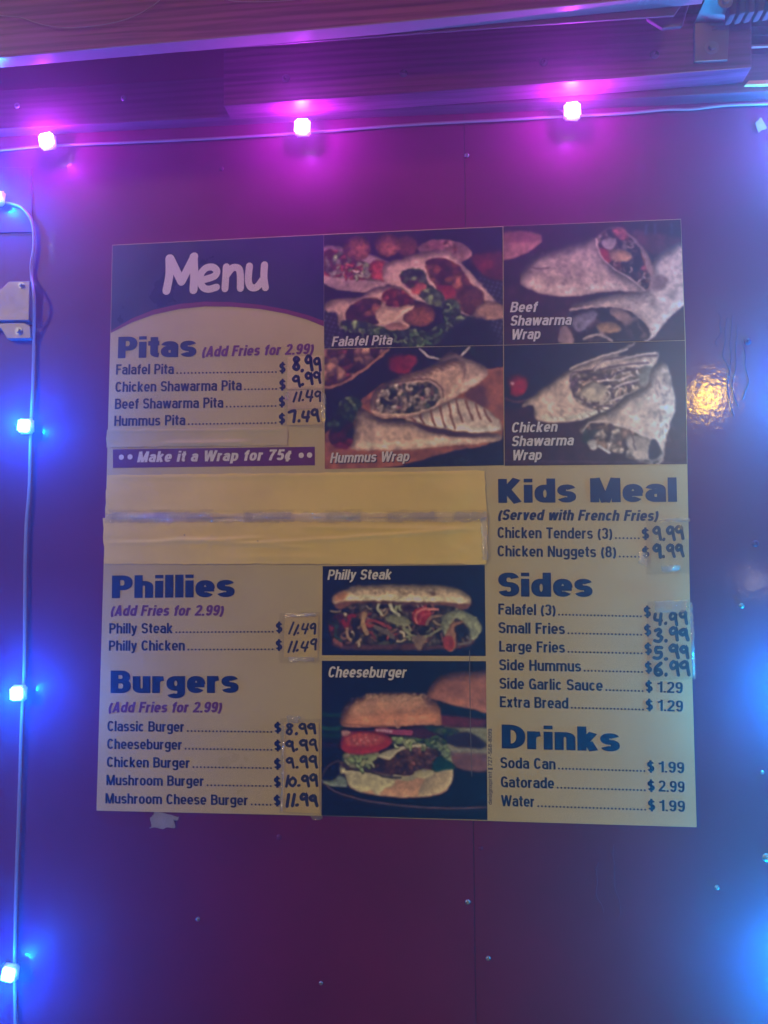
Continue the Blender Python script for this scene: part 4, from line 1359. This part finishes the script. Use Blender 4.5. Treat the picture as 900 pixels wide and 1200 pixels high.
for st in ([(350, 200), (370, 240), (350, 270), (390, 300)], [(330, 210), (350, 165), (430, 175), (520, 180)], [(430, 200), (500, 190), (560, 165), (650, 150)], [(400, 310), (470, 325), (530, 320)],
           [(440, 155), (500, 105), (620, 95), (740, 85)], [(520, 255), (580, 225), (650, 215)], [(470, 150), (600, 130), (700, 118)]):
    p.line(st, 8, (.26, .19, .27), 3, .75)
for st in ([(445, 160), (480, 120), (560, 105), (735, 72)], [(460, 205), (560, 200), (620, 180)], [(330, 150), (450, 100), (600, 60)], [(540, 240), (590, 215), (650, 200)], [(520, 300), (600, 270), (690, 245)]):
    p.line(st, 10, (.88, .80, .72), 3, .9)
for k in range(20):
    a = rng.uniform(0, 1, 4)
    x = 230 + a[0] * 200; y = 300 + a[1] * 80
    p.line([(x, y), (x + 30 * a[2], y + 22 * a[3])], 6, (.54, .42, .36), 5, .4)
# front wrap
W2 = [(380, 430), (420, 380), (520, 335), (600, 270), (690, 230), (715, 150), (750, 118), (790, 130), (805, 190), (828, 280), (825, 340), (800, 420), (778, 500), (770, 580), (740, 600), (690, 595), (600, 560), (540, 520), (440, 470), (390, 455)]
p.poly(W2, (.95, .84, .72), soft=1.8, relief=1.3, rr=24, dark=.40, nz=.12, nsz=14, nz2=.10)
for k in range(34):
    a = rng.uniform(0, 1, 4)
    x = 730 + a[0] * 80; y = 150 + a[1] * 330
    p.line([(x, y), (x + 18 * a[2] - 6, y + 34 * a[3])], 7, (.48, .36, .34), 5, .45)
p.cells([(395, 430), (430, 400), (520, 405), (600, 430), (700, 480), (745, 500), (770, 560), (740, 595), (680, 590), (600, 565), (540, 540), (450, 520), (400, 480)],
        [(.92, .82, .68), (.82, .66, .50), (.34, .25, .26), (.70, .54, .42), (.94, .86, .76), (.22, .26, .22)], 30, warp=20, edge=.62)
p.poly([(600, 460), (680, 470), (720, 500), (700, 570), (640, 570), (600, 510)], (.82, .74, .64), soft=3, relief=.6, rr=12, dark=.2, nz=.12)
p.poly([(715, 480), (745, 500), (750, 560), (710, 575), (700, 540)], (.14, .13, .20), soft=4)
p.poly([(385, 470), (410, 455), (430, 480), (400, 500)], (.08, .22, .16), soft=3)
p.poly([(415, 490), (450, 480), (460, 520), (430, 530)], (.84, .82, .76), soft=2.5, relief=.4, rr=6)
p.line([(470, 510), (515, 542)], 14, (.86, .86, .82), 3)
p.line([(605, 425), (625, 470), (640, 530)], 5, (.34, .24, .26), 3, .8)
p.line([(395, 440), (430, 398), (520, 400), (610, 425), (720, 475)], 8, (.88, .80, .72), 3)
o = p.build(YP, sign)
caption(o, [('Chicken', (599, 507), (652.5, 505.8), 12.2), ('Shawarma', (599, 523), (671.5, 521.8), 12.2), ('Wrap', (599.5, 539.5), (634, 538.8), 12.2)])

# ---- philly steak
p = Pic([(378.2, 663.5), (568, 662.2), (569.2, 768.8), (377.2, 767.8)], (372, 655), 4.41, 290, 165, (.035, .05, .15))
p.put(np.ones((p.nv, p.nu)), (.035, .05, .155), nz=.1, nsz=60)
p.poly([(80, 415), (200, 400), (600, 400), (800, 400), (800, 440), (700, 465), (400, 470), (120, 462)], (.34, .20, .18), soft=5, relief=.5, rr=12, nz=.15)
p.cells([(55, 340), (80, 290), (150, 270), (120, 235), (350, 215), (760, 225), (740, 260), (820, 300), (845, 350), (820, 410), (690, 440), (560, 455), (480, 440), (330, 450), (200, 440), (90, 440)],
        [(.14, .11, .13), (.30, .20, .15), (.44, .38, .26), (.20, .14, .12), (.52, .46, .34), (.12, .10, .14), (.36, .26, .20), (.30, .32, .22)], 26, warp=16, edge=.6)
p.bits([(80, 300), (140, 245), (420, 230), (760, 235), (800, 300), (800, 400), (600, 430), (400, 430), (120, 430)], 95, 46, 13,
       [(.52, .36, .26), (.66, .56, .38), (.40, .26, .20), (.62, .22, .16), (.56, .60, .40), (.30, .22, .20), (.76, .70, .54), (.46, .34, .30)])
p.cells([(55, 340), (80, 290), (140, 290), (130, 350), (110, 430), (80, 420)], [TOM_D, (.60, .18, .16), (.18, .22, .18), (.35, .10, .12)], 30, soft=3)
p.line([(90, 420), (120, 440)], 22, (.56, .30, .24), 5)
p.line([(100, 350), (95, 400), (120, 420)], 18, (.16, .26, .22), 4)
p.line([(135, 320), (150, 360), (165, 300), (190, 295)], 20, (.55, .10, .12), 4)
p.line([(150, 360), (165, 410), (200, 430)], 16, (.76, .62, .44), 4)
p.line([(185, 340), (205, 390), (190, 425)], 22, (.13, .10, .14), 6)
p.line([(245, 285), (235, 330), (255, 385)], 24, (.70, .56, .34), 4)
p.line([(260, 318), (300, 320), (350, 345)], 16, (.64, .24, .18), 5)
p.line([(300, 355), (350, 375), (385, 400)], 26, (.46, .42, .34), 6)
p.poly([(350, 300), (420, 285), (480, 320), (460, 350), (380, 330)], (.56, .58, .40), soft=3, relief=.5, rr=10, nz=.15)
p.line([(320, 225), (312, 260), (330, 285)], 16, (.74, .76, .62), 3)
p.line([(375, 230), (395, 270), (420, 290)], 18, (.76, .78, .64), 3)
p.ell(470, 250, 35, 26, (.20, .08, .10), soft=8)
p.ell(540, 295, 52, 48, (.66, .12, .12), -20, soft=3)
p.line([(515, 330), (508, 290), (545, 262), (620, 262)], 15, (.84, .48, .40), 3)
p.line([(530, 325), (545, 290), (600, 280)], 9, (.74, .32, .28), 3)
p.line([(510, 222), (520, 250)], 6, (.80, .78, .78), 2)
p.line([(530, 222), (545, 248)], 6, (.80, .78, .78), 2)
p.line([(560, 340), (590, 300), (660, 295)], 15, (.62, .50, .36), 4)
p.line([(445, 350), (470, 385), (540, 405), (610, 375), (660, 345)], 14, (.58, .60, .42), 3)
p.poly([(490, 400), (560, 405), (530, 470), (510, 460)], (.56, .46, .34), soft=3, relief=.4, rr=8)
p.poly([(640, 300), (690, 270), (760, 270), (820, 305), (848, 350), (835, 400), (790, 420), (760, 330), (700, 310), (680, 400), (650, 380)], (.60, .64, .48), soft=2.5, relief=.6, rr=10, dark=.2, nz=.2, nsz=10)
p.poly([(655, 430), (680, 350), (715, 320), (760, 325), (720, 350), (715, 400), (710, 470), (670, 475)], (.74, .52, .34), soft=3, relief=.6, rr=10, dark=.15)
p.poly([(650, 410), (690, 400), (710, 440), (690, 475), (655, 460)], (.68, .22, .16), soft=4, relief=.3, rr=8)
p.poly([(712, 350), (765, 340), (780, 390), (730, 400)], (.10, .08, .12), soft=5)
p.line([(770, 400), (790, 430), (730, 440)], 12, (.44, .42, .36), 5)
# roll top
p.poly([(85, 215), (110, 210), (500, 225), (780, 215), (785, 245), (755, 265), (660, 240), (480, 236), (200, 230), (130, 262), (92, 250)], (.50, .30, .22), soft=3, relief=.5, rr=10, dark=.2)
p.poly([(78, 212), (85, 185), (130, 158), (220, 135), (400, 130), (620, 134), (720, 150), (785, 190), (792, 225), (760, 232), (640, 224), (500, 222), (300, 218), (130, 222), (90, 232)],
       (.93, .84, .67), soft=1.8, relief=1.2, rr=18, dark=.35, nz=.12, nsz=7, nz2=.10)
p.poly([(80, 215), (100, 180), (150, 165), (140, 215)], (.74, .50, .32), soft=9, nz=.15)
for k in range(110):
    a = rng.uniform(0, 1, 4)
    x = 150 + a[0] * 560; y = 138 + a[1] * 42
    p.ell(x, y, 3 + 3 * a[2], 2 + 2 * a[3], (.50, .40, .30), soft=2)
p.ell(600, 182, 14, 10, (.50, .36, .26), soft=3)
o = p.build(YP, sign)
caption(o, [('Philly Steak', (383.5, 679.5), (458, 679), 12)])

# ---- cheeseburger
p = Pic([(377.2, 774.3), (569.5, 774.8), (571.2, 961), (376.6, 955.8)], (372, 765), 4.41, 290, 280, (.035, .04, .12))
p.put(np.ones((p.nv, p.nu)), (.035, .04, .12), nz=.12, nsz=70)
for y, c in ((315, (.06, .24, .20)), (352, (.04, .10, .16)), (385, (.10, .34, .26)), (420, (.05, .20, .16)), (470, (.14, .06, .16))):
    p.line([(15, y), (70, y + 8), (160, y + 4)], 24, c, 14, .9)
p.poly([(15, 640), (80, 560), (180, 520), (700, 560), (890, 620), (890, 870), (15, 870)], (.055, .045, .10), soft=10)
p.line([(20, 640), (55, 585), (110, 555)], 9, (.32, .24, .28), 3)
p.line([(20, 655), (90, 715), (260, 765), (500, 795), (700, 803), (880, 798)], 8, (.46, .33, .33), 3)
p.line([(25, 672), (95, 730), (260, 780), (500, 808), (700, 815), (880, 812)], 8, (.14, .10, .16), 5)
# burger behind
p.poly([(700, 580), (700, 500), (880, 500), (890, 600), (800, 612)], (.50, .34, .34), soft=5, relief=.4, rr=14)
p.poly([(640, 470), (890, 480), (890, 520), (660, 510)], (.60, .60, .50), soft=5, nz=.2)
p.poly([(660, 430), (740, 400), (820, 430), (870, 470), (840, 495), (700, 480)], (.16, .10, .16), soft=6, nz=.3)
p.poly([(620, 370), (720, 385), (890, 390), (890, 480), (850, 450), (780, 410), (660, 410)], (.58, .60, .44), soft=5, nz=.2)
p.poly([(610, 320), (700, 325), (890, 330), (870, 375), (760, 385), (640, 375)], (.40, .13, .18), soft=6, nz=.2)
p.poly([(590, 245), (700, 270), (890, 300), (890, 345), (700, 320), (620, 300)], (.05, .09, .16), soft=6)
p.poly([(565, 215), (580, 170), (630, 120), (720, 96), (830, 92), (895, 98), (895, 302), (800, 292), (700, 272), (620, 245), (575, 240)], (.70, .44, .33), soft=2.5, relief=1.2, rr=24, dark=.35, nz=.10, nsz=14)
for k in range(7):
    p.line([(610 + k * 38, 190 + k * 5), (615 + k * 38, 260 + k * 5)], 8, (.68, .42, .34), 8, .4)
# bottom bun, sauce
p.poly([(120, 580), (160, 560), (660, 580), (692, 610), (688, 680), (650, 725), (560, 745), (420, 748), (300, 735), (180, 705), (150, 650)], (.84, .64, .48), soft=2, relief=1.0, rr=22, dark=.25, nz=.10)
p.poly([(115, 590), (150, 585), (300, 620), (400, 640), (390, 690), (350, 700), (310, 735), (280, 712), (220, 720), (160, 680), (140, 625), (120, 625)], (.84, .82, .62), wob=3, soft=2, relief=.8, rr=12, dark=.22, nz=.14, nsz=14)
p.poly([(640, 520), (690, 540), (700, 640), (670, 700), (600, 730), (560, 740), (520, 735), (560, 650), (620, 600)], (.84, .76, .58), wob=2, soft=3, relief=.5, rr=14, nz=.12)
p.poly([(25, 660), (80, 655), (110, 632), (145, 650), (150, 690), (90, 692), (40, 680)], (.48, .56, .50), wob=5, soft=2.5, relief=.7, rr=10, nz=.2)
# patty
p.poly([(135, 570), (250, 560), (350, 500), (460, 485), (600, 480), (630, 530), (620, 590), (540, 620), (420, 640), (300, 620), (150, 600)], (.22, .12, .12), wob=6, soft=2, relief=.5, rr=14)
p.cells([(345, 590), (360, 540), (420, 500), (520, 484), (615, 488), (620, 540), (590, 590), (480, 620), (400, 635), (345, 615)], [(.38, .20, .16), (.48, .28, .22), (.28, .15, .13), (.56, .37, .30)], 17, warp=14, edge=.55)
p.cells([(270, 590), (290, 545), (340, 540), (360, 570), (345, 612), (290, 605)], [(.26, .14, .13), (.42, .28, .24), (.15, .09, .10)], 18, warp=10)
p.line([(400, 640), (470, 650), (530, 625), (590, 620)], 26, (.72, .70, .52), 4)
p.line([(150, 600), (260, 612), (350, 640), (430, 645)], 10, (.16, .12, .12), 5, .8)
p.poly([(500, 615), (560, 600), (600, 620), (570, 648), (520, 645)], (.74, .72, .54), soft=3, relief=.5, rr=10)
p.poly([(610, 545), (660, 530), (690, 560), (712, 600), (650, 605), (620, 615), (590, 600)], (.07, .24, .20), soft=2.5, relief=.6, rr=10, nz=.25, nsz=12)
p.poly([(600, 470), (660, 460), (690, 530), (680, 560), (640, 520)], (.48, .56, .42), wob=5, soft=3, relief=.6, rr=8, nz=.2)
# cheese
p.poly([(310, 535), (350, 510), (440, 480), (560, 462), (620, 462), (630, 490), (520, 488), (430, 505), (380, 550), (360, 552)], (.82, .80, .66), soft=2, relief=.4, rr=8)
p.cells([(125, 545), (150, 515), (240, 520), (310, 510), (320, 530), (280, 570), (240, 600), (160, 590)], [LET_L, (.44, .50, .34), LET, (.60, .60, .42)], 30, warp=14, edge=.4)
p.poly([(220, 540), (280, 520), (310, 535), (270, 570), (225, 570)], (.60, .66, .42), soft=3, relief=.5, rr=8)
# under the bun
p.poly([(130, 385), (300, 380), (560, 370), (660, 385), (660, 440), (560, 460), (380, 480), (150, 420)], (.08, .05, .10), soft=4)
p.poly([(480, 390), (600, 395), (610, 440), (500, 440)], (.26, .07, .14), soft=5, nz=.2)
p.poly([(560, 372), (620, 380), (700, 400), (735, 400), (700, 420), (620, 415), (570, 400)], (.10, .20, .20), soft=3, nz=.3, nsz=12)
p.cells([(375, 440), (450, 430), (560, 440), (640, 435), (670, 470), (600, 475), (480, 470), (390, 475)], [LET_L, (.50, .56, .40), LET, (.12, .20, .18)], 24, warp=14)
p.cells([(600, 400), (660, 385), (735, 400), (700, 425), (650, 430)], [LET, (.16, .26, .22), (.40, .50, .40)], 22, warp=8, soft=3)
p.bits([(375, 440), (640, 430), (670, 480), (400, 480)], 16, 34, 12, [LET_L, (.50, .60, .36), LET, (.66, .72, .50)])
p.bits([(130, 540), (240, 520), (310, 530), (270, 590), (160, 590)], 12, 34, 14, [LET_L, (.50, .60, .36), (.62, .66, .44)])
p.bits([(620, 470), (670, 470), (690, 540), (650, 545)], 8, 26, 9, [LET_L, (.50, .60, .40)])
p.line([(308, 404), (340, 402), (400, 410), (480, 412)], 30, (.66, .26, .40), 4)
p.line([(310, 402), (345, 402), (380, 408)], 14, (.84, .66, .74), 3)
for k in range(5):
    p.line([(318 + k * 12, 392), (322 + k * 12, 416)], 3, (.56, .26, .40), 2, .6)
p.poly([(118, 470), (125, 430), (150, 408), (260, 402), (340, 415), (382, 440), (378, 475), (330, 505), (240, 525), (160, 520), (125, 500)], (.70, .17, .16), soft=2, relief=.7, rr=14, dark=.2, nz=.10)
p.poly([(150, 440), (230, 415), (330, 430), (350, 455), (290, 480), (200, 485), (150, 470)], (.78, .32, .27), soft=4, nz=.25, nsz=14)
for x, y in ((205, 470), (240, 462), (262, 455), (250, 440), (225, 450), (300, 450), (190, 452)):
    p.ell(x, y, 6, 5, (.92, .72, .60), soft=2)
p.poly([(125, 405), (160, 402), (175, 415), (150, 430), (128, 430)], (.78, .56, .52), soft=3)
# top bun
p.poly([(118, 370), (120, 320), (140, 270), (200, 232), (290, 210), (400, 205), (510, 212), (590, 240), (632, 280), (640, 330), (636, 375), (560, 372), (430, 382), (280, 385), (160, 386)],
       (.82, .54, .38), soft=2, relief=1.5, rr=34, dark=.42, nz=.07, nsz=10)
p.poly([(160, 300), (230, 250), (340, 225), (470, 225), (560, 250), (500, 290), (330, 300), (220, 330)], (.90, .66, .50), soft=18, nz=.05)
for k in range(230):
    a = rng.uniform(0, 1, 5)
    x = 250 + a[0] * 310; y = 212 + a[1] * 48 * (1 - abs(a[0] - .5))
    if a[4] < .35:
        x = 150 + a[0] * 440; y = 225 + a[1] * 90
    p.ell(x, y, 4.5, 2.8, (.88, .72, .56), 60 * a[2] - 30, soft=1.3)
    if k % 3 == 0:
        p.ell(x + 2, y + 5, 4, 2, (.48, .28, .20), soft=1.3)
p.line([(400, 350), (410, 385), (425, 385)], 9, (.78, .56, .44), 3)
p.line([(125, 366), (250, 376), (400, 378)], 6, (.52, .30, .20), 5, .6)
o = p.build(YP, sign, 1.2, .55)
caption(o, [('Cheeseburger', (384, 793.8), (475.5, 794.3), 13)])

# crease over the wall seam, its shading put into a flat grey line
fl = Flat(YT + 0.0001)
for seg in ([(550.2, 762), (550.6, 800), (551.2, 850), (553, 910)],):
    a = [np.array(P(x, y, fl.y)) for x, y in seg]
    fl.ribbon([(q[0], q[1]) for q in a], 0.0011, lambda p_: (p_[0], p_[1]))
fl.build('crease', M['crease_tone'], sign)


# ------------------------------------------------------------------ cover patches, labels, tape
def sheet(name, quad, y, mat, parent, nu=60, nv=16, amp=0.0006, seed=0, ridges=(), edge_rag=0.0):
    tl, tr, br_, bl = [np.array(c, float) for c in quad]
    g = np.random.default_rng(seed)
    u = np.linspace(0, 1, nu)[None, :]
    v = np.linspace(0, 1, nv)[:, None]
    pq = (tl * (1 - u)[..., None] + tr * u[..., None]) * (1 - v)[..., None] + (bl * (1 - u)[..., None] + br_ * u[..., None]) * v[..., None]
    if edge_rag:
        r = (upnoise(nv, nu, 3, seed + 5) - .5) * 2
        e = np.maximum(np.maximum(1 - u * nu / 3, (u - 1) * nu / 3 + 1), np.maximum(1 - v * nv / 3, (v - 1) * nv / 3 + 1))
        pq = pq + (np.clip(e, 0, 1) * r * edge_rag)[..., None]
    X, Z = P(pq[..., 0], pq[..., 1], y)
    h = (upnoise(nv, nu, 5, seed) * .6 + upnoise(nv, nu, 11, seed + 1)) * amp
    for (v0, slope, wv_, hh, u0, u1) in ridges:
        line = v0 + slope * (u - .5) + .03 * (upnoise(nv, nu, 8, seed + 3) - .5)
        h = h + hh * np.exp(-((v - line) / wv_) ** 2) * np.clip((u - u0) / .06, 0, 1) * np.clip((u1 - u) / .06, 0, 1)
    Y = y - h
    verts = np.stack([X, Y, Z], -1).reshape(-1, 3)
    faces = [(r * nu + c, (r + 1) * nu + c, (r + 1) * nu + c + 1, r * nu + c + 1) for r in range(nv - 1) for c in range(nu - 1)]
    return mesh_obj(name, verts, faces, mat, parent, True)


sheet('cover_patch', [(125.5, 557), (567.5, 551.5), (571, 606), (123.5, 606.5)], -0.0050, M['patch'], sign, 130, 24, 0.0007, 21, ((.9, 0, .04, -.0003, 0, 1), (.05, 0, .05, .0005, 0, 1)), 0.6)
sheet('cover_patch', [(121, 607.5), (571.5, 607), (570, 661), (122, 661)], -0.0050, M['patch'], sign, 130, 30, 0.0008, 31,
      ((.42, -.25, .035, .0011, 0, .45), (.62, .5, .05, .0010, .15, .55), (.50, -.55, .04, .0012, .35, .95), (.85, -.1, .06, .0007, .3, .6), (.2, .1, .04, .0006, .5, 1)), 0.8)
sheet('cover_patch', [(125, 503), (337, 501.5), (337, 522), (125, 524.5)], -0.0048, M['cream'], sign, 70, 12, 0.0006, 41, ((.8, -.1, .09, .0012, .3, .8), (.1, 0, .06, .0006, 0, 1)), 0.8)
# scuffs left by an old label
for sx, sy, r in ((216, 627, 1.3), (302, 634, 1.2), (248, 628, .7), (330, 621, .7)):
    fl = Flat(-0.00655)
    a = np.array(P(sx, sy, fl.y))
    fl.disc((0, 0), r * .0009, lambda p_: tuple(a + p_), 7)
    fl.build('speck', M['grey_ink'], sign)

DG = {'0': [[(.3, .95), (.05, .7), (.05, .3), (.3, .04), (.55, .3), (.55, .7), (.3, .95)]],
      '1': [[(.38, 1), (.25, 0)]],
      '3': [[(.08, .85), (.35, .98), (.5, .8), (.25, .52), (.55, .3), (.35, .02), (.05, .1)]],
      '4': [[(.12, .95), (.05, .45), (.55, .42)], [(.50, 1), (.42, 0)]],
      '5': [[(.55, .98), (.15, .95), (.12, .55), (.45, .55), (.5, .2), (.25, 0), (.0, .08)]],
      '6': [[(.45, .98), (.12, .6), (.08, .2), (.3, .02), (.52, .2), (.4, .45), (.12, .35)]],
      '7': [[(.02, .85), (.5, .95), (.48, .6), (.40, 0)]],
      '8': [[(.5, .8), (.3, .97), (.1, .78), (.48, .3), (.3, .02), (.08, .22), (.5, .8)]],
      '9': [[(.5, .85), (.28, .98), (.06, .75), (.2, .5), (.46, .62), (.5, .9), (.52, .5), (.60, .0)]],
      '.': [[(.1, .02), (.14, .08)]]}


def hand(txt, x0, x1, ybase, hgt, pen, parent, y, slant=0.0, rise=0.0, seed=0, xs=None):
    g = np.random.default_rng(seed)
    fl = Flat(y)
    adv = {'.': .36, '1': .46}
    tot = sum(adv.get(c, .72) for c in txt)
    mm = 0.00131
    sx = (x1 - x0) / tot
    u = 0
    for c in txt:
        hh = hgt * g.uniform(.88, 1.1)
        dy = g.uniform(-.07, .07) * hgt
        for st in DG[c]:
            q = []
            st = [np.array(a, float) + g.uniform(-.03, .03, 2) for a in st]
            for i in range(len(st) - 1):
                a, b_, c_, d_ = st[max(i - 1, 0)], st[i], st[i + 1], st[min(i + 2, len(st) - 1)]
                for k in range(4):
                    t = k / 4
                    q.append(.5 * (2 * b_ + (c_ - a) * t + (2 * a - 5 * b_ + 4 * c_ - d_) * t * t + (3 * b_ - a - 3 * c_ + d_) * t ** 3))
            q.append(st[-1])
            pp = []
            for a in q:
                px_ = x0 + (u + a[0]) * sx + slant * a[1] * hh
                py_ = ybase - dy - a[1] * hh - rise * u
                pp.append(np.array(P(px_, py_, y)))
            fl.ribbon([(r_[0], r_[1]) for r_ in pp], 1.4 * pen * mm * g.uniform(.9, 1.1), lambda p_: (p_[0], p_[1]), True)
            if c == '8' and txt == '8.99' and hgt > 15:
                fl.ribbon([(r_[0] + .001, r_[1]) for r_ in pp], pen * mm * 1.3, lambda p_: (p_[0], p_[1]), True)
        u += adv.get(c, .72)
    return fl.build('handwritten_price', M['marker'], parent)


YL = -0.0050
def label(quad, mat, seed):
    return sheet('price_label', quad, YL, M[mat], sign, 12, 14, 0.0002, seed, (), 0.3)


def tape(quad, parent, seed, mat='tape', amp=0.0007, y=-0.0062):
    return sheet('clear_tape', quad, y, M[mat], parent, 26, 26, amp, seed, (), 1.0)


HP = -0.0055
lb = label([(337, 418), (378, 416.5), (378, 455.5), (336.5, 456.5)], 'label_pale', 51)
hand('8.99', 343, 377, 434.5, 15.5, 2.7, lb, HP, 0, 0, 1)
hand('9.99', 343, 377, 452.5, 13, 2.5, lb, HP, 0, 2.2, 2)
lb = label([(337, 457.5), (377.5, 456.5), (377, 478.5), (337, 479.5)], 'label_pale', 52)
hand('11.49', 341, 377, 470, 11.5, 1.9, lb, HP, .12, 0, 3)
lb = label([(337, 480.5), (377.5, 479.5), (377, 497), (336.5, 498.5)], 'label', 53)
hand('7.49', 338, 375, 494.3, 12.5, 2.4, lb, HP, 0, 0.5, 4)
tape([(333, 455), (381, 453), (381, 502), (333, 500)], sign, 54)
sheet('clear_tape', [(377.5, 462), (382, 462), (382, 495), (378, 495)], -0.0066, M['tape_wrinkled'], sign, 6, 40, 0.0022, 55, (), 1)
sheet('clear_tape', [(335, 459), (338.5, 459), (338.5, 470), (335.5, 470)], -0.0066, M['tape_wrinkled'], sign, 6, 20, 0.0022, 56, (), 1)
lb = label([(333.5, 721.5), (373, 721.5), (372, 770.5), (332.5, 770)], 'label', 57)
hand('11.49', 336, 370, 743, 12.5, 1.7, lb, HP, .25, 0, 5)
hand('11.49', 334, 371, 764, 12.5, 1.7, lb, HP, .25, 1.0, 6)
tape([(328, 718), (375, 717), (375, 777), (326, 776)], sign, 58)
sheet('clear_tape', [(333, 719), (370, 718.5), (370, 722), (334, 723)], -0.0066, M['tape_wrinkled'], sign, 40, 6, 0.0022, 59, (), .6)
sheet('clear_tape', [(338, 770), (369, 770), (368, 775), (340, 775)], -0.0066, M['tape_wrinkled'], sign, 40, 6, 0.0018, 60, (), .6)
lb = label([(332.5, 846), (373.5, 846.5), (374.5, 953.5), (331, 951)], 'label', 61)
for i, (t_, yb, h_, pn) in enumerate((('8.99', 860, 11.5, 2.2), ('9.99', 880, 12.5, 2.2), ('9.99', 900.5, 12.5, 2.2), ('10.99', 922.5, 12, 2.2), ('11.99', 944.5, 12.5, 2.6))):
    hand(t_, 335 if i < 3 else 332.5, 373 - (0 if i else 2), yb, h_, pn, lb, HP, 0, 0.6, 10 + i)
tape([(328.5, 842), (377, 843), (377.5, 955), (327, 952)], sign, 62)
sheet('clear_tape', [(331.5, 850), (334, 850), (331.5, 950), (329, 950)], -0.0066, M['tape_wrinkled'], sign, 5, 90, 0.0020, 63, (), .6)
sheet('clear_tape', [(337, 838), (350, 838), (350, 847), (337, 847)], -0.0066, M['tape_wrinkled'], sign, 12, 12, 0.0020, 64, (), 1)
lb = label([(763.5, 613), (802, 612), (803.5, 667), (763, 668)], 'cream', 65)
hand('9.99', 765.5, 802, 632.5, 14, 2.4, lb, HP, 0, 0.5, 23)
hand('9.99', 765.5, 802, 653, 13.5, 2.5, lb, HP, 0, 0.5, 21)
tape([(757, 610), (808, 609), (809, 672), (757, 673)], sign, 168, 'tape', 0.0003)
sheet('clear_tape', [(748, 647), (757.5, 648), (758, 662), (748.5, 661)], -0.0066, M['tape_wrinkled'], sign, 14, 18, 0.0030, 67, (), 1)
sheet('clear_tape', [(774, 663), (796, 662), (796, 669), (775, 670)], -0.0066, M['tape_wrinkled'], sign, 26, 10, 0.0022, 68, (), 1)
sheet('clear_tape', [(772, 607.5), (808, 607), (808, 611), (772, 611.5)], -0.0066, M['tape_wrinkled'], sign, 30, 6, 0.0016, 69, (), 1)
lb = label([(764, 712), (808.5, 711), (811.5, 794.5), (765, 795)], 'cream', 70)
for i, (t_, yb, h_, pn) in enumerate((('4.99', 732, 14, 2.6), ('3.99', 751, 14, 2.7), ('5.99', 772, 14.5, 2.7), ('6.99', 791.5, 15, 2.7))):
    hand(t_, 766.5, 807 + i * .7, yb, h_, pn, lb, HP, 0, 0.2, 30 + i)
tape([(758, 704), (811, 703), (815, 796), (759, 797)], sign, 71)
sheet('clear_tape', [(806.5, 706), (811, 706), (815, 795), (811.5, 795)], -0.0066, M['tape_wrinkled'], sign, 7, 90, 0.0026, 72, (), 1)
sheet('clear_tape', [(767, 704), (804, 703), (804, 717), (768, 718)], -0.0066, M['tape_wrinkled'], sign, 40, 18, 0.0020, 73, (), 1)
sheet('clear_tape', [(124, 601.5), (571, 600.5), (571.5, 611), (123, 612)], -0.0070, M['tape_seam'], sign, 300, 10, 0.0022, 89, (), 1.4)
for i, (x0, x1) in enumerate(((128, 200), (180, 250), (285, 345), (381, 424), (451, 512), (530, 571))):
    tape([(x0, 598), (x1, 597), (x1, 612), (x0, 612.5)], sign, 80 + i, 'tape' if i in (0,) else 'tape', 0.0010, -0.0068)
    m_ = (x0 + x1) / 2
    sheet('clear_tape', [(m_ - (x1 - x0) * .45, 600.5), (m_ + (x1 - x0) * .45, 600), (m_ + (x1 - x0) * .45, 608.5), (m_ - (x1 - x0) * .45, 609)], -0.0074, M['tape_seam'], sign, 60, 14, 0.0022, 90 + i, (), 1)
sheet('clear_tape', [(563, 607), (570, 607), (571.5, 656), (566, 656)], -0.0066, M['tape_wrinkled'], sign, 12, 60, 0.0028, 99, (), 1)

# scraps of old tape on the wall
s1 = sheet('tape_scrap', [(176.5, 953), (209, 955), (205, 968), (177, 973)], -0.0018, M['tapebit'], None, 14, 10, 0.0010, 101, (), 2.5)
tag(s1, 'torn pale scrap of tape hanging just below the lower left of the sign', 'tape scrap')
s1 = sheet('tape_scrap', [(57.5, 272), (66, 271), (64.5, 309), (56.5, 309.5)], -0.0006, M['tape'], None, 6, 16, 0.0004, 102, (), 1)
tag(s1, 'narrow upright strip of faded clear tape on the wall left of the title', 'tape scrap')
s1 = sheet('tape_scrap', [(884, 143), (893, 139), (898, 150), (889, 156)], -0.0010, M['tapebit'], None, 8, 8, 0.0008, 103, (), 1.5)
tag(s1, 'small pale diamond of tape on the wall near the right edge', 'tape scrap')
s1 = sheet('tape_scrap', [(364, 955), (378, 956), (377, 960), (366, 960)], -0.0012, M['tape_wrinkled'], None, 10, 8, 0.0016, 104, (), 1)
tag(s1, 'tiny shiny tape end poking below the cheeseburger photo corner', 'tape scrap')
